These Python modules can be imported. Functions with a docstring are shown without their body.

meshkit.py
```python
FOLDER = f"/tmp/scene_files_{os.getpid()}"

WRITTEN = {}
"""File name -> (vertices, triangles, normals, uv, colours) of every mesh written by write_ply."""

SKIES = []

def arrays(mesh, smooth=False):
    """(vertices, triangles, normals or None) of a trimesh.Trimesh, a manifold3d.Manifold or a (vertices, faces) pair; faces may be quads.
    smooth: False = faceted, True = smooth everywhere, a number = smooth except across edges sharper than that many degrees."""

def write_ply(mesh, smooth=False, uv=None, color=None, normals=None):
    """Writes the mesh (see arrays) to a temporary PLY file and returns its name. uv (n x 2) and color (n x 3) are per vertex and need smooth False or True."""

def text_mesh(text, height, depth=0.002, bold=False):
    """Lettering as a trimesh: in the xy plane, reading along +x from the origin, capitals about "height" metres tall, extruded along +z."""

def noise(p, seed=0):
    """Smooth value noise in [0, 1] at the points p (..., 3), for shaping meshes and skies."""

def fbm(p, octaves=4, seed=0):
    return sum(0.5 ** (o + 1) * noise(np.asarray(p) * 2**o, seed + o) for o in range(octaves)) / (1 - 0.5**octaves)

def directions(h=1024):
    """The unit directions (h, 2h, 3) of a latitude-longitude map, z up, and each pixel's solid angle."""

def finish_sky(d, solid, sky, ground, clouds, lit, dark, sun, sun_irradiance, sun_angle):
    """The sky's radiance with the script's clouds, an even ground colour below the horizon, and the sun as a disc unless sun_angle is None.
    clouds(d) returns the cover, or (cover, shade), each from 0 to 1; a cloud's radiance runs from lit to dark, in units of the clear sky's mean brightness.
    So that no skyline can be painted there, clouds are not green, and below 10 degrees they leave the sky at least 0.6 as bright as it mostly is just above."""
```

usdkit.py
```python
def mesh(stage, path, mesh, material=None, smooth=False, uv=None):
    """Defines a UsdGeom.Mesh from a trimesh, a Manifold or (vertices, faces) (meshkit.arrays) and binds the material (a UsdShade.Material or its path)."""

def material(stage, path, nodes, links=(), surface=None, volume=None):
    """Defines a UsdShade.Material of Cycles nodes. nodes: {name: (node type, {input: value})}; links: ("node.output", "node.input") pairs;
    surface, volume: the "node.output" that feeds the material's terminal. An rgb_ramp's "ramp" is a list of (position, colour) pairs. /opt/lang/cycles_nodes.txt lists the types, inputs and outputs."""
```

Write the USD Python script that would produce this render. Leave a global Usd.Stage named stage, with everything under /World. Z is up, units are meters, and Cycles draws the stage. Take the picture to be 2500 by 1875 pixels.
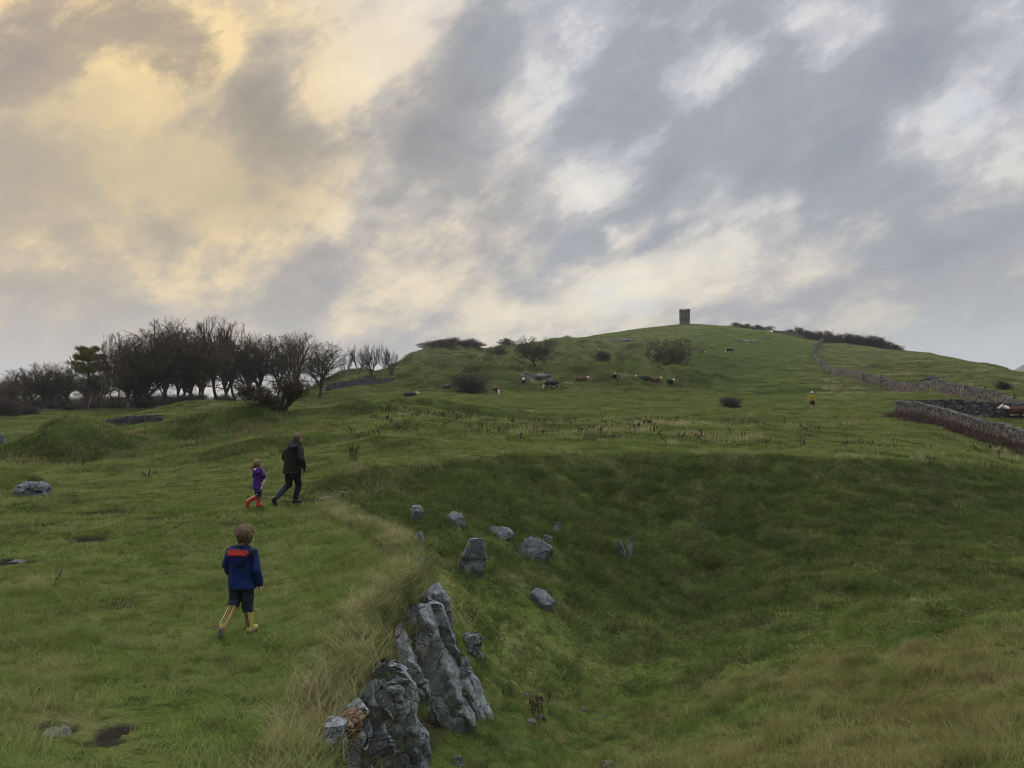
import math, random
import numpy as np, trimesh, manifold3d as m3
from scipy.interpolate import RBFInterpolator
from scipy.spatial import cKDTree
import usdkit, meshkit
from pxr import Usd, UsdGeom, UsdLux, UsdShade, Sdf, Gf, Vt

stage = Usd.Stage.CreateInMemory()
UsdGeom.SetStageUpAxis(stage, 'Z')
UsdGeom.SetStageMetersPerUnit(stage, 1.0)
world = UsdGeom.Xform.Define(stage, '/World')
stage.SetDefaultPrim(world.GetPrim())
UsdGeom.Scope.Define(stage, '/World/Looks')
rng = np.random.default_rng(7)

# ------------------------------------------------------------------ camera
F, CX, CY, HOR, CH = 1962.0, 1250.0, 937.5, 965.0, 1.65      # in pixels of a 2500 wide frame; eye height
PITCH = math.atan((HOR - CY) / F)
cam = UsdGeom.Camera.Define(stage, '/World/camera')
cam.CreateHorizontalApertureAttr(36.0)
cam.CreateFocalLengthAttr(36.0 * F / 2500.0)
cam.AddTranslateOp().Set(Gf.Vec3d(0, 0, CH))
cam.AddRotateXOp().Set(90.0 + math.degrees(PITCH))
cam.CreateClippingRangeAttr(Gf.Vec2f(0.05, 100000.0))
cam.CreateExposureAttr(0.0)

def at(u, v, Y):
    """World point seen at pixel (u, v) of the 2500 x 1875 frame at the depth Y in front of the eye."""
    t = Y / (math.cos(PITCH) + (v - CY) / F * math.sin(PITCH))
    c = -(v - CY) / F
    return np.array([(u - CX) / F * t, Y, CH + t * (math.sin(PITCH) + c * math.cos(PITCH))])

# ------------------------------------------------------------------ node graphs
class Ref(str):
    pass

class Graph:
    def __init__(self):
        self.nodes, self.links = {}, []
    def __call__(self, kind, out, **kw):
        name = 'n%d' % len(self.nodes)
        plain = {}
        for k, v in kw.items():
            if isinstance(v, Ref):
                self.links.append((str(v), name + '.' + k))
            else:
                plain[k] = v
        self.nodes[name] = (kind, plain)
        return Ref(name + '.' + out)
    def of(self, ref, out):
        return Ref(str(ref).split('.')[0] + '.' + out)
    def m(self, op, a, b=0.0, c=0.0, clamp=False):
        return self('math', 'value', math_type=op, value1=a, value2=b, value3=c, use_clamp=clamp)
    def add(self, a, b): return self.m('add', a, b)
    def mul(self, a, b): return self.m('multiply', a, b)
    def mix(self, fac, a, b, kind='mix'):
        return self('mix', 'color', mix_type=kind, fac=fac, color1=a, color2=b)
    def step(self, x, lo, hi, a=0.0, b=1.0):
        return self('map_range', 'result', range_type='smoothstep', value=x, from_min=lo, from_max=hi, to_min=a, to_max=b, clamp=True)
    def noise(self, vec, scale, detail=3, rough=0.55, dist=0.0, out='fac', dim='3D', w=0.0):
        return self('noise_texture', out, dimensions=dim, vector=vec, scale=scale, detail=float(detail), roughness=rough, distortion=dist, w=w)
    def material(self, name, surface=None, volume=None):
        return usdkit.material(stage, '/World/Looks/' + name, self.nodes, self.links, surface=surface, volume=volume)

# ------------------------------------------------------------------ sky and sun
SUN_AZ, SUN_EL = math.radians(-33), math.radians(21)        # azimuth from +Y towards +X
SKY_STRENGTH = 0.1
g = Graph()
d = g('texture_coordinate', 'generated')
sep = g('separate_xyz', 'x', vector=d)
sx, sy, sz = sep, g.of(sep, 'y'), g.of(sep, 'z')
def sky_dir(u, v):
    p = at(u, v, 100.0) - [0, 0, CH]
    return tuple(p / np.linalg.norm(p))
def blob(u, v, inner, outer):
    """1 within `inner` degrees of the direction, 0 beyond `outer`."""
    dd = g('vector_math', 'value', math_type='dot_product', vector1=dw, vector2=sky_dir(u, v))
    return g.step(dd, math.cos(math.radians(outer)), math.cos(math.radians(inner)))
def bar(u0, v0, u1, v1, width):
    """A soft streak between two directions."""
    a, b = np.array(sky_dir(u0, v0)), np.array(sky_dir(u1, v1))
    n = np.cross(a, b); n /= np.linalg.norm(n)
    c = (a + b) / np.linalg.norm(a + b)
    half = math.degrees(math.acos(np.clip(a @ b, -1, 1))) / 2
    off = g.m('absolute', g('vector_math', 'value', math_type='dot_product', vector1=dw, vector2=tuple(n)))
    across = g.step(off, 0.0, math.sin(math.radians(width)), 1.0, 0.0)
    along = g.step(g('vector_math', 'value', math_type='dot_product', vector1=dw, vector2=tuple(c)), math.cos(math.radians(half * 1.25 + 1)), math.cos(math.radians(half * 0.6)))
    return g.mul(across, along)
# cloud coordinates: the direction projected on a flat layer, stretched along the wind
hh = g.add(g.m('maximum', sz, 0.0), 0.2)
px, py = g.m('divide', sx, hh), g.m('divide', sy, hh)
WA = math.radians(-20)
al = g.add(g.mul(px, math.sin(WA)), g.mul(py, math.cos(WA)))
ac = g.add(g.mul(px, math.cos(WA)), g.mul(py, -math.sin(WA)))
q = g('combine_xyz', 'vector', x=g.mul(al, 0.42), y=ac, z=0.37)
warp = g('vector_math', 'vector', math_type='subtract', vector1=g.noise(q, 1.6, 3, 0.5, out='color'), vector2=(0.5, 0.5, 0.5))
qw = g('vector_math', 'vector', math_type='multiply_add', vector1=warp, vector2=(0.5, 0.5, 0.0), vector3=q)
ds = g('vector_rotate', 'vector', rotate_type='axis', vector=d, axis=(0.0, 1.0, 0.0), angle=0.62)
ds = g('vector_math', 'vector', math_type='multiply', vector1=ds, vector2=(0.55, 1.0, 1.25))
dw = g('vector_math', 'vector', math_type='multiply_add', vector1=g('vector_math', 'vector', math_type='subtract', vector1=g.noise(ds, 4.2, 7, 0.62, out='color'), vector2=(0.5, 0.5, 0.5)), vector2=(0.23, 0.23, 0.20), vector3=d)
dw = g('vector_math', 'vector', math_type='normalize', vector1=dw)
n1 = g.noise(qw, 1.5, 8, 0.56)
n2 = g.noise(g('combine_xyz', 'vector', x=g.mul(px, 0.8), y=g.mul(py, 0.55), z=2.3), 3.4, 7, 0.6)
n3 = g.noise(ds, 4.5, 9, 0.62)
n4 = g.noise(ds, 12.0, 8, 0.64, 0.3)
n5 = g.noise(d, 7.0, 9, 0.6)
nn = g.add(g.add(g.mul(n1, 0.26), g.mul(n2, 0.20)), g.add(g.mul(n3, 0.20), g.add(g.mul(n4, 0.16), g.mul(n5, 0.18))))
low2 = g.step(sz, 0.01, 0.11, 1.0, 0.0)
nn = g('mix_float', 'result', fac=low2, a=nn, b=n3)
K = 1.0 / 0.885                                              # sky features below were read in a 2212 wide view
B = lambda u, v, a, b: blob(u * K, v * K, a, b)
R = lambda u0, v0, u1, v1, w: bar(u0 * K, v0 * K, u1 * K, v1 * K, w)
bias = 0.0
for amount, mask in (
        # grey cloud
        (0.20, R(1330, 400, 2080, 60, 8.0)), (0.17, R(1050, 60, 900, 330, 5.5)), (0.15, R(820, 560, 1120, 400, 5.0)), (0.13, R(760, 330, 1000, 250, 4.0)),
        (0.16, B(1820, 385, 0, 4.0)), (0.20, R(1040, 600, 1290, 560, 2.4)), (0.20, B(1240, 530, 0, 3)), (0.20, R(1330, 470, 1420, 540, 3.0)), (0.16, R(1480, 500, 1720, 440, 3.0)),
        (0.15, B(2140, 590, 0, 6)), (0.12, R(1900, 470, 2150, 380, 4)), (0.12, B(1300, 60, 0, 7)), (0.10, B(1730, 570, 0, 3.5)), (0.12, B(560, 300, 0, 5)), (0.10, R(600, 100, 560, 230, 3)),
        # lit gaps
        (-0.42, R(1200, 420, 1420, 280, 3.0)), (-0.26, R(1100, 210, 1290, 100, 3.6)), (-0.30, R(800, 190, 960, -20, 4.6)), (-0.36, R(1700, 30, 1920, 100, 4.2)),
        (-0.32, R(2080, 170, 2260, 10, 5.0)), (-0.40, R(1310, 520, 1390, 480, 2.2)), (-0.30, R(1440, 160, 1600, 60, 3.2)), (-0.26, R(1540, 530, 1690, 470, 2.6)),
        (-0.20, B(2060, 330, 0, 5)), (-0.20, B(1500, 420, 0, 3)), (-0.22, R(640, 230, 780, 200, 3)), (-0.25, R(200, 110, 480, 130, 8)), (-0.22, B(290, 280, 0, 7)), (-0.18, R(1680, 560, 1850, 530, 3)),
        (-0.16, R(780, 660, 1900, 610, 5.5)), (-0.14, R(350, 520, 720, 490, 5.0))):
    bias = g.add(bias, g.mul(mask, amount))
tot = g.add(g.m('multiply_add', g.m('subtract', nn, 0.5), 3.9, 0.50), g.mul(bias, 0.80))
warm = g.m('maximum', B(180, 260, 2, 24), g.mul(B(560, 330, 2, 22), 0.5))   # side of the hidden sun
horiz = g.step(sz, 0.03, 0.33, 1.0, 0.0)
cool_ = g('rgb_ramp', 'color', fac=tot, ramp=[(0.10, (0.84, 0.82, 0.79)), (0.34, (0.68, 0.675, 0.68)), (0.45, (0.50, 0.51, 0.55)), (0.60, (0.362, 0.388, 0.432)), (0.85, (0.295, 0.32, 0.365))])
cream_ = g('rgb_ramp', 'color', fac=tot, ramp=[(0.10, (0.90, 0.80, 0.57)), (0.34, (0.73, 0.655, 0.51)), (0.46, (0.57, 0.525, 0.45)), (0.60, (0.39, 0.385, 0.395)), (0.85, (0.31, 0.315, 0.345))])
warm_ = g('rgb_ramp', 'color', fac=tot, ramp=[(0.12, (1.02, 0.77, 0.36)), (0.36, (0.93, 0.69, 0.345)), (0.50, (0.60, 0.48, 0.315)), (0.62, (0.42, 0.355, 0.265)), (0.85, (0.30, 0.25, 0.21))])
col = g.mix(horiz, cool_, cream_)
col = g.mix(warm, col, warm_)
blue = g.step(g.noise(qw, 2.1, 5, 0.55), 0.55, 0.75)
lit = g.step(tot, 0.30, 0.46, 1.0, 0.0)
col = g.mix(g.mul(g.mul(blue, lit), g.m('subtract', 0.7, warm, clamp=True)), col, (0.55, 0.62, 0.74))
# torn dark cloud before the glow, the tan sheet below it, grey-blue air low on both sides
puff = g.m('maximum', R(110, 110, 400, 50, 5.0), g.m('maximum', R(350, 40, 410, 190, 4.2), g.mul(B(120, 150, 0.0, 4.6), 0.9)))
puff = g.mul(g.step(g.add(g.mul(puff, 0.62), g.mul(g.m('subtract', g.noise(ds, 8.0, 9, 0.66, 0.4), 0.5), 2.6)), 0.15, 0.75), g.step(puff, 0.0, 0.35))
col = g.mix(g.mul(puff, 0.8), col, (0.27, 0.225, 0.20))
sheet = g.mul(R(-300, 420, 660, 380, 8.0), g.step(n3, 0.25, 0.6, 0.75, 1.0))
col = g.mix(g.mul(sheet, 0.75), col, (0.40, 0.335, 0.235))
col = g.mix(g.mul(R(-500, 790, 620, 790, 7.0), 0.75), col, (0.36, 0.35, 0.345))
col = g.mix(g.mul(R(1850, 820, 2700, 740, 7.0), 0.9), col, (0.44, 0.475, 0.50))
# thicker and darker away from the hidden sun; brighter overhead, as an overcast is
away = g.step(sy, -0.60, 0.40, 0.42, 1.0)
over = g.step(sz, 0.46, 0.95, 1.0, 3.3)
col = g('vector_math', 'vector', math_type='scale', vector1=col, scale=g.mul(g.mul(away, over), 1.0 / SKY_STRENGTH))
clear = g('sky_texture', 'color', sky_type='single_scattering', sun_disc=False, sun_elevation=SUN_EL, sun_rotation=SUN_AZ, altitude=300.0)
col = g.mix(0.97, clear, col)
below = g.step(sz, -0.06, -0.005)
col = g.mix(below, (0.5, 0.6, 0.3), col)
bg = g('background_shader', 'background', color=col, strength=SKY_STRENGTH)
sky_mat = g.material('sky_clouds', surface=bg)
dome = UsdLux.DomeLight.Define(stage, '/World/sky')
UsdShade.MaterialBindingAPI.Apply(dome.GetPrim()).Bind(sky_mat)
dome.GetPrim().SetCustomDataByKey('kind', 'structure')
dome.GetPrim().SetCustomDataByKey('label', 'cloudy evening sky with a yellow glow on the left')
dome.GetPrim().SetCustomDataByKey('category', 'sky')
sun = UsdLux.DistantLight.Define(stage, '/World/sun')
sun.CreateIntensityAttr(0.4); sun.CreateAngleAttr(25.0); sun.CreateNormalizeAttr(True)
sun.CreateColorAttr(Gf.Vec3f(1.0, 0.86, 0.66))
sun.AddRotateZOp().Set(-math.degrees(SUN_AZ)); sun.AddRotateXOp().Set(-(90 - math.degrees(SUN_EL)))

# ------------------------------------------------------------------ terrain: one height field
def P(*rows):
    return np.array([at(*r) for r in rows])
MEADOW = P(
    # pasture on the left, near to far (u, v, depth)
    (0, 1875, 4.8), (400, 1875, 5.2), (780, 1875, 5.5), (200, 1600, 8.1), (820, 1560, 8.2), (575, 1545, 9.2), (0, 1400, 12.3), (880, 1400, 11.6), (850, 1305, 14.8), (600, 1330, 15.5), (300, 1300, 16.5), (0, 1250, 20.0), (720, 1234, 20.0), (625, 1246, 19.0), (800, 1215, 21.3),
    (60, 1195, 24.0), (500, 1175, 26.5), (0, 1120, 40.0), (200, 1135, 37.5), (500, 1135, 33.5), (700, 1130, 31.0), (800, 1095, 34.0), (900, 1090, 34.0),
    (340, 1082, 45.5), (560, 1043, 48.0), (780, 1019, 51.0), (900, 1006, 54.0), (1000, 1003, 58.0), (680, 1017, 60.0), (100, 1050, 60.0), (280, 1022, 80.0), (0, 1035, 72.0), (480, 998, 80.0), (100, 1003, 110.0), (300, 1000, 115.0), (560, 985, 112.0), (760, 985, 95.0), (0, 1000, 130.0),
    (870, 960, 105.0), (850, 930, 150.0), (760, 958, 140.0), (930, 925, 170.0), (600, 985, 150.0), (300, 992, 170.0), (0, 992, 190.0),
    # plain beyond the hollow
    (900, 1140, 25.5), (1000, 1121, 28.0), (1250, 1110, 29.5), (1700, 1110, 30.0), (2150, 1130, 30.0), (2500, 1155, 32.5), (1250, 1085, 35.0), (1800, 1085, 36.0), (2300, 1090, 43.0), (1250, 1040, 50.0), (1800, 1045, 50.0), (2500, 1101, 50.0), (2190, 1017, 66.0), (1983, 1006, 70.0), (1600, 1005, 72.0), (1250, 1003, 72.0), (2500, 1040, 60.0),
    (1000, 965, 98.0), (1250, 967, 96.0), (1500, 965, 100.0), (1700, 967, 100.0), (1990, 962, 100.0), (2250, 978, 82.0), (2450, 1008, 68.0), (2200, 955, 105.0),
    # the hill
    (1347, 946, 126.0), (1465, 917, 143.0), (1600, 932, 132.0), (1308, 896, 184.0), (1633, 907, 166.0), (1300, 880, 205.0), (1100, 930, 135.0), (1150, 950, 115.0), (1060, 905, 180.0), (1500, 860, 232.0), (1782, 862, 202.0), (1900, 880, 195.0), (1800, 832, 258.0), (1700, 900, 172.0), (1950, 930, 130.0), (1650, 830, 270.0),
    (2100, 932, 118.0), (2010, 905, 165.0), (1988, 868, 215.0), (2000, 842, 258.0), (2300, 962, 88.0), (2300, 935, 112.0), (2400, 925, 125.0), (2200, 902, 165.0), (2100, 880, 200.0), (2450, 960, 98.0),
    # the crest, then the fall behind it
    (955, 897, 228.0), (1006, 886, 248.0), (1130, 866, 268.0), (1243, 850, 283.0), (1356, 833, 294.0), (1469, 818, 300.0), (1582, 802, 305.0), (1672, 792, 310.0), (1729, 793, 310.0), (1808, 800, 309.0), (1921, 816, 298.0), (1989, 833, 275.0), (2090, 843, 260.0), (2187, 856, 242.0), (2260, 865, 230.0), (2373, 885, 208.0), (2430, 900, 190.0), (2500, 912, 172.0),
    (1000, 905, 300.0), (1300, 855, 350.0), (1672, 818, 370.0), (2000, 850, 330.0), (2250, 890, 290.0), (2500, 935, 240.0), (900, 930, 230.0), (700, 970, 230.0),
)
FAR = P((0, 985, 400), (600, 978, 500), (1000, 960, 480), (1672, 890, 520), (2250, 940, 430), (2500, 958, 380), (0, 972, 1200), (1250, 972, 1200), (2500, 985, 1000), (0, 968, 6000), (1250, 968, 6000), (2500, 968, 6000))
NEAR = np.array([(x, y, z) for x, y, z in ((0, .3, .0), (-.8, .8, -.02), (.9, .8, -.03), (-1.5, 2, -.25), (0, 2, -.3), (1.4, 2.2, -.35), (-2.2, 3.6, -.5), (-.3, 3.8, -.62), (2.2, 3.6, -.7), (-.9, 4.6, -.78), (3.2, 6, -1.0), (6.5, 11, -1.3), (11, 19, -1.45), (5, 8, -1.1))])
CTRL = np.vstack([NEAR, MEADOW, FAR])
def warp_xy(x, y):
    th = np.clip(np.arctan2(x, y), -0.72, 0.72)
    return np.stack([th * 2.5, np.log(np.hypot(x, y) + 0.3)], -1)
_meadow = RBFInterpolator(warp_xy(CTRL[:, 0], CTRL[:, 1]), CTRL[:, 2], kernel='thin_plate_spline', smoothing=1e-4)

# the grassy hollow (old quarry): its rim in plan and its floor
RIM = np.array([(-1.3, 5.0), (-1.42, 6.0), (-1.42, 7.0), (-1.36, 7.8), (-1.5, 9.0), (-1.42, 9.8), (-1.36, 10.8), (-1.38, 11.7), (-1.6, 12.8), (-2.1, 14.2), (-2.9, 15.8), (-4.0, 18.2), (-4.55, 20.0), (-4.4, 22.3), (-3.5, 25.6), (-1.2, 28.2), (1.5, 29.6), (6.9, 30.2), (11, 30.6), (14.4, 30.8), (21, 33.0), (26, 32), (29, 24), (24, 12), (14, 5.5), (6, 2.4), (2.6, 1.7), (0.6, 2.3), (-0.55, 3.4)])
HOLE = P((1198, 1735, 12.7), (1110, 1875, 9.3), (1085, 1800, 10.4), (1140, 1700, 13.0), (1120, 1480, 15.6), (1100, 1430, 16.6), (1030, 1330, 18.5), (1180, 1330, 20.0), (1040, 1240, 21.6), (1250, 1210, 25.0), (1250, 1400, 19.0), (1200, 1600, 15.0), (930, 1215, 22.0), (980, 1180, 24.0),
    (1700, 1300, 25.8), (1700, 1420, 22.8), (1600, 1500, 20.3), (1500, 1650, 16.0), (1400, 1750, 13.4), (1300, 1875, 10.6), (1800, 1750, 11.6), (1800, 1875, 8.6), (1500, 1200, 27.7), (1500, 1330, 23.5), (1900, 1200, 28.0), (2000, 1330, 24.0), (2100, 1230, 26.6), (2300, 1230, 27.0),
    (2200, 1500, 16.4), (2300, 1340, 21.5), (2450, 1300, 23.5), (2200, 1400, 19.6), (2500, 1600, 11.6), (2500, 1875, 6.6), (2100, 1875, 7.6), (2000, 1600, 14.6), (2500, 1440, 17.0), (1900, 1450, 19.8))
RIM_IN = np.array([(x, y) for x, y in RIM if not (x < 0.5 and y < 13)])
HOLE = np.vstack([HOLE, [(1.0, 5.2, -1.55), (2.2, 3.3, -.85), (0.2, 4.6, -1.35), (-0.35, 6.0, -2.0), (-0.4, 7.4, -2.35)]])

def inside_distance(x, y):
    """Signed distance to the rim, positive in the hollow."""
    a, b = RIM, np.roll(RIM, -1, 0)
    best = np.full(x.shape, 1e9); ins = np.zeros(x.shape, bool)
    for (ax, ay), (bx, by) in zip(a, b):
        dx, dy = bx - ax, by - ay
        t = np.clip(((x - ax) * dx + (y - ay) * dy) / (dx * dx + dy * dy), 0, 1)
        best = np.minimum(best, np.hypot(x - ax - t * dx, y - ay - t * dy))
        cross = ((ay > y) != (by > y)) & (x < (bx - ax) * (y - ay) / (by - ay + 1e-12) + ax)
        ins ^= cross
    return np.where(ins, best, -best)

def smooth(t, a, b):
    t = np.clip((t - a) / (b - a), 0, 1)
    return t * t * (3 - 2 * t)

def fbm2(x, y, s, octaves=4, seed=0):
    return meshkit.fbm(np.stack([x * s, y * s, np.full_like(x, 0.37 + seed)], -1), octaves, seed) - 0.5

# mounds and dips: (u, depth, half length across, half length along the view, height)
MOUNDS = [(175, 43, 2.9, 2.2, 2.0), (480, 79, 6.5, 5, .75), (560, 49.5, 4.5, 1.7, 1.25), (820, 52, 4.5, 1.6, .85), (1000, 57, 5, 2, .6), (1080, 67, 8, 2.6, .7), (640, 36, 5, 1.6, .4), (960, 33, 3, 1.1, .35), (330, 62, 5, 2, .6), (1400, 46, 5, 1.5, .3), (1900, 44, 5, 1.5, .3), (380, 47, 2.6, 1.8, .55), (560, 42, 7, 2.5, -.35), (25, 24.5, .9, 1.1, .35), (250, 34, 2.2, 1.4, .28), (850, 158, 7, 6, 2.6), (300, 40, 3.0, 1.3, -.25),
    (1390, 121, 6, 3, .9), (1560, 122, 9, 3.2, 1.7), (1660, 127, 6, 3, .8), (1760, 130, 5, 3, 1.0), (1250, 128, 5, 3, .9), (1120, 112, 7, 4, 1.0), (1470, 138, 5, 3, 1.0), (1720, 178, 6, 5, 2.3), (1540, 182, 7, 5, 2.0), (1440, 190, 6, 4, 1.6), (1380, 172, 7, 4, 1.4), (1230, 175, 6, 4, 1.6), (1180, 205, 7, 5, 2.0), (1600, 205, 8, 5, 1.5), (1320, 226, 8, 5, 1.6), (1120, 228, 9, 5, 1.5), (1050, 235, 8, 5, 1.3), (1400, 262, 9, 5, 1.3), (1360, 285, 5, 4, 1.3),
    (1310, 160, 6, 3.5, -1.6), (1580, 166, 9, 3, -1.2), (1480, 205, 8, 4, -1.3), (2260, 150, 12, 4, -1.5), (2390, 128, 10, 3.5, -1.2), (1060, 140, 6, 4, -1.0), (780, 58.5, 3.4, 1.6, -.5), (1100, 62, 9, 3, -.45), (1050, 47, 5, 3, .3), (1210, 41, 5, 2.2, .3), (990, 39, 3.0, 1.5, .35), (1480, 39, 3, 1.2, .2), (1990, 110, 6, 3, .3),
    (960, 23.6, 1.6, 1.0, .3), (2440, 208, 5, 4, .9), (2250, 172, 10, 4, .8), (2080, 262, 10, 4, .4)]

def height(x, y):
    x, y = np.asarray(x, float), np.asarray(y, float)
    shape = x.shape; x, y = x.ravel(), y.ravel()
    r, th = np.hypot(x, y), np.arctan2(x, y)
    z = np.concatenate([_meadow(warp_xy(x[i:i + 60000], y[i:i + 60000])) for i in range(0, len(x), 60000)]) if len(x) else x
    back = smooth(np.abs(th), 0.74, 1.5)
    z = z * (1 - back) + back * fbm2(x, y, 0.02, 3, 9) * 6 * smooth(r, 10, 200)
    for u, Y, a, b, h in MOUNDS:
        cx = (u - CX) / F * Y
        e = ((x - cx) / a) ** 2 + ((y - Y) / b) ** 2
        k = e < 9
        if k.any():
            z[k] += h * np.exp(-e[k]) * (1 + 0.5 * fbm2(x[k], y[k], 0.5, 3, 3))
    # spoil heaps on the hillside
    heaps = smooth(r, 104, 122) * smooth(r, 292, 225) * smooth(th, -0.20, -0.10) * smooth(th, 0.27, 0.19)
    k = heaps > 0.01
    if k.any():
        n = fbm2(x[k], y[k], 0.085, 3, 4)
        z[k] += heaps[k] * (12.0 * n + 6.5 * (0.2 - np.abs(fbm2(x[k], y[k], 0.10, 3, 5))) + 0.8 * fbm2(x[k], y[k], 0.3, 3, 15))
    right = smooth(r, 85, 120) * smooth(r, 330, 280) * smooth(th, 0.36, 0.42)
    z += right * 1.2 * fbm2(x, y, 0.07, 4, 6)
    rough = smooth(r, 20, 45) * smooth(r, 700, 300) * smooth(np.abs(th), 1.2, 0.8)
    z += rough * (1.1 * fbm2(x, y, 0.12, 3, 7) + 0.30 * fbm2(x, y, 0.6, 4, 8))
    # the hollow
    dist = inside_distance(x, y)
    wob = 0.5 * fbm2(x, y, 0.55, 3, 11)
    dist = dist + wob * smooth(y, 12, 16)
    k = dist > -0.2
    if k.any():
        zi = _hole(np.stack([x[k], y[k]], -1))
        zi = np.minimum(zi, z[k] + 0.15)
        wide = np.where((x[k] < 1.2) & (y[k] < 13), 0.24, 0.75)
        t = smooth(dist[k] / wide, 0.0, 1.0)
        lumps = 0.75 * fbm2(x[k], y[k], 0.7, 4, 12) + 0.42 * fbm2(x[k], y[k], 2.2, 4, 13)
        z[k] = z[k] * (1 - t) + t * (zi + lumps * np.clip(dist[k] / 1.5, 0, 1) * smooth(r[k], 6, 14))
    # turf relief
    near = smooth(r, 60, 25) * smooth(r, 1.5, 4)
    k = near > 0.01
    if k.any():
        z[k] += near[k] * (0.24 * fbm2(x[k], y[k], 0.45, 3, 1) + 0.13 * fbm2(x[k], y[k], 2.2, 4, 2) + 0.05 * fbm2(x[k], y[k], 6.5, 3, 16))
    # path worn along the meadow
    return z.reshape(shape)
_hz = None
_hole = RBFInterpolator(np.vstack([HOLE[:, :2], RIM_IN]), np.concatenate([HOLE[:, 2], _meadow(warp_xy(RIM_IN[:, 0], RIM_IN[:, 1]))]), kernel='thin_plate_spline', smoothing=2e-3)
def h1(x, y):
    return float(height(np.array([x]), np.array([y]))[0])
def drop(u, Y):
    """The ground point on the bearing of column u at depth Y."""
    x = (u - CX) / F * Y
    return np.array([x, Y, h1(x, Y)])
def hit(u, v, y0=3.0, y1=420.0):
    """Where the sight line of a pixel first meets the ground."""
    Y = np.exp(np.linspace(math.log(y0), math.log(y1), 700))
    p = np.array([at(u, v, y) for y in Y])
    k = np.argmax(p[:, 2] <= height(p[:, 0], p[:, 1]))
    return p[k] if p[k, 2] <= h1(*p[k, :2]) else p[-1]

def crest(u, y0, y1):
    """The skyline point of column u between two depths."""
    Y = np.linspace(y0, y1, 160); x = (u - CX) / F * Y; z = height(x, Y)
    k = np.argmax((z - CH) / Y)
    return np.array([x[k], Y[k], z[k]])

COLS = np.concatenate([np.radians(np.linspace(-180, -42, 40)), np.radians(np.linspace(-40, 40, 640)), np.radians(np.linspace(42, 180, 40))[:-1]])
def radii():
    r, out = 0.35, [0.35]
    while r < 7000:
        r *= 1.008 if 4 < r < 40 else 1.0095 if r < 330 else 1.05
        r = r if r > 4 else r * 1.06
        out.append(r)
    return np.array(out)
RAD = radii()
TT, RR = np.meshgrid(COLS, RAD)
GX, GY = RR * np.sin(TT), RR * np.cos(TT)
GZ = height(GX, GY)
n_r, n_c = GX.shape
i, j = np.meshgrid(np.arange(n_r - 1), np.arange(n_c), indexing='ij')
jn = (j + 1) % n_c
quads = np.stack([i * n_c + j, i * n_c + jn, (i + 1) * n_c + jn, (i + 1) * n_c + j], -1).reshape(-1, 4)
verts = np.stack([GX, GY, GZ], -1).reshape(-1, 3)
verts = np.vstack([verts, [[0, 0, float(GZ[0].mean())]]])
fan = np.stack([np.full(n_c, len(verts) - 1), (np.arange(n_c) + 1) % n_c, np.arange(n_c)], -1)
tris = np.vstack([fan, quads[:, [0, 2, 1]], quads[:, [0, 3, 2]]])

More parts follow.
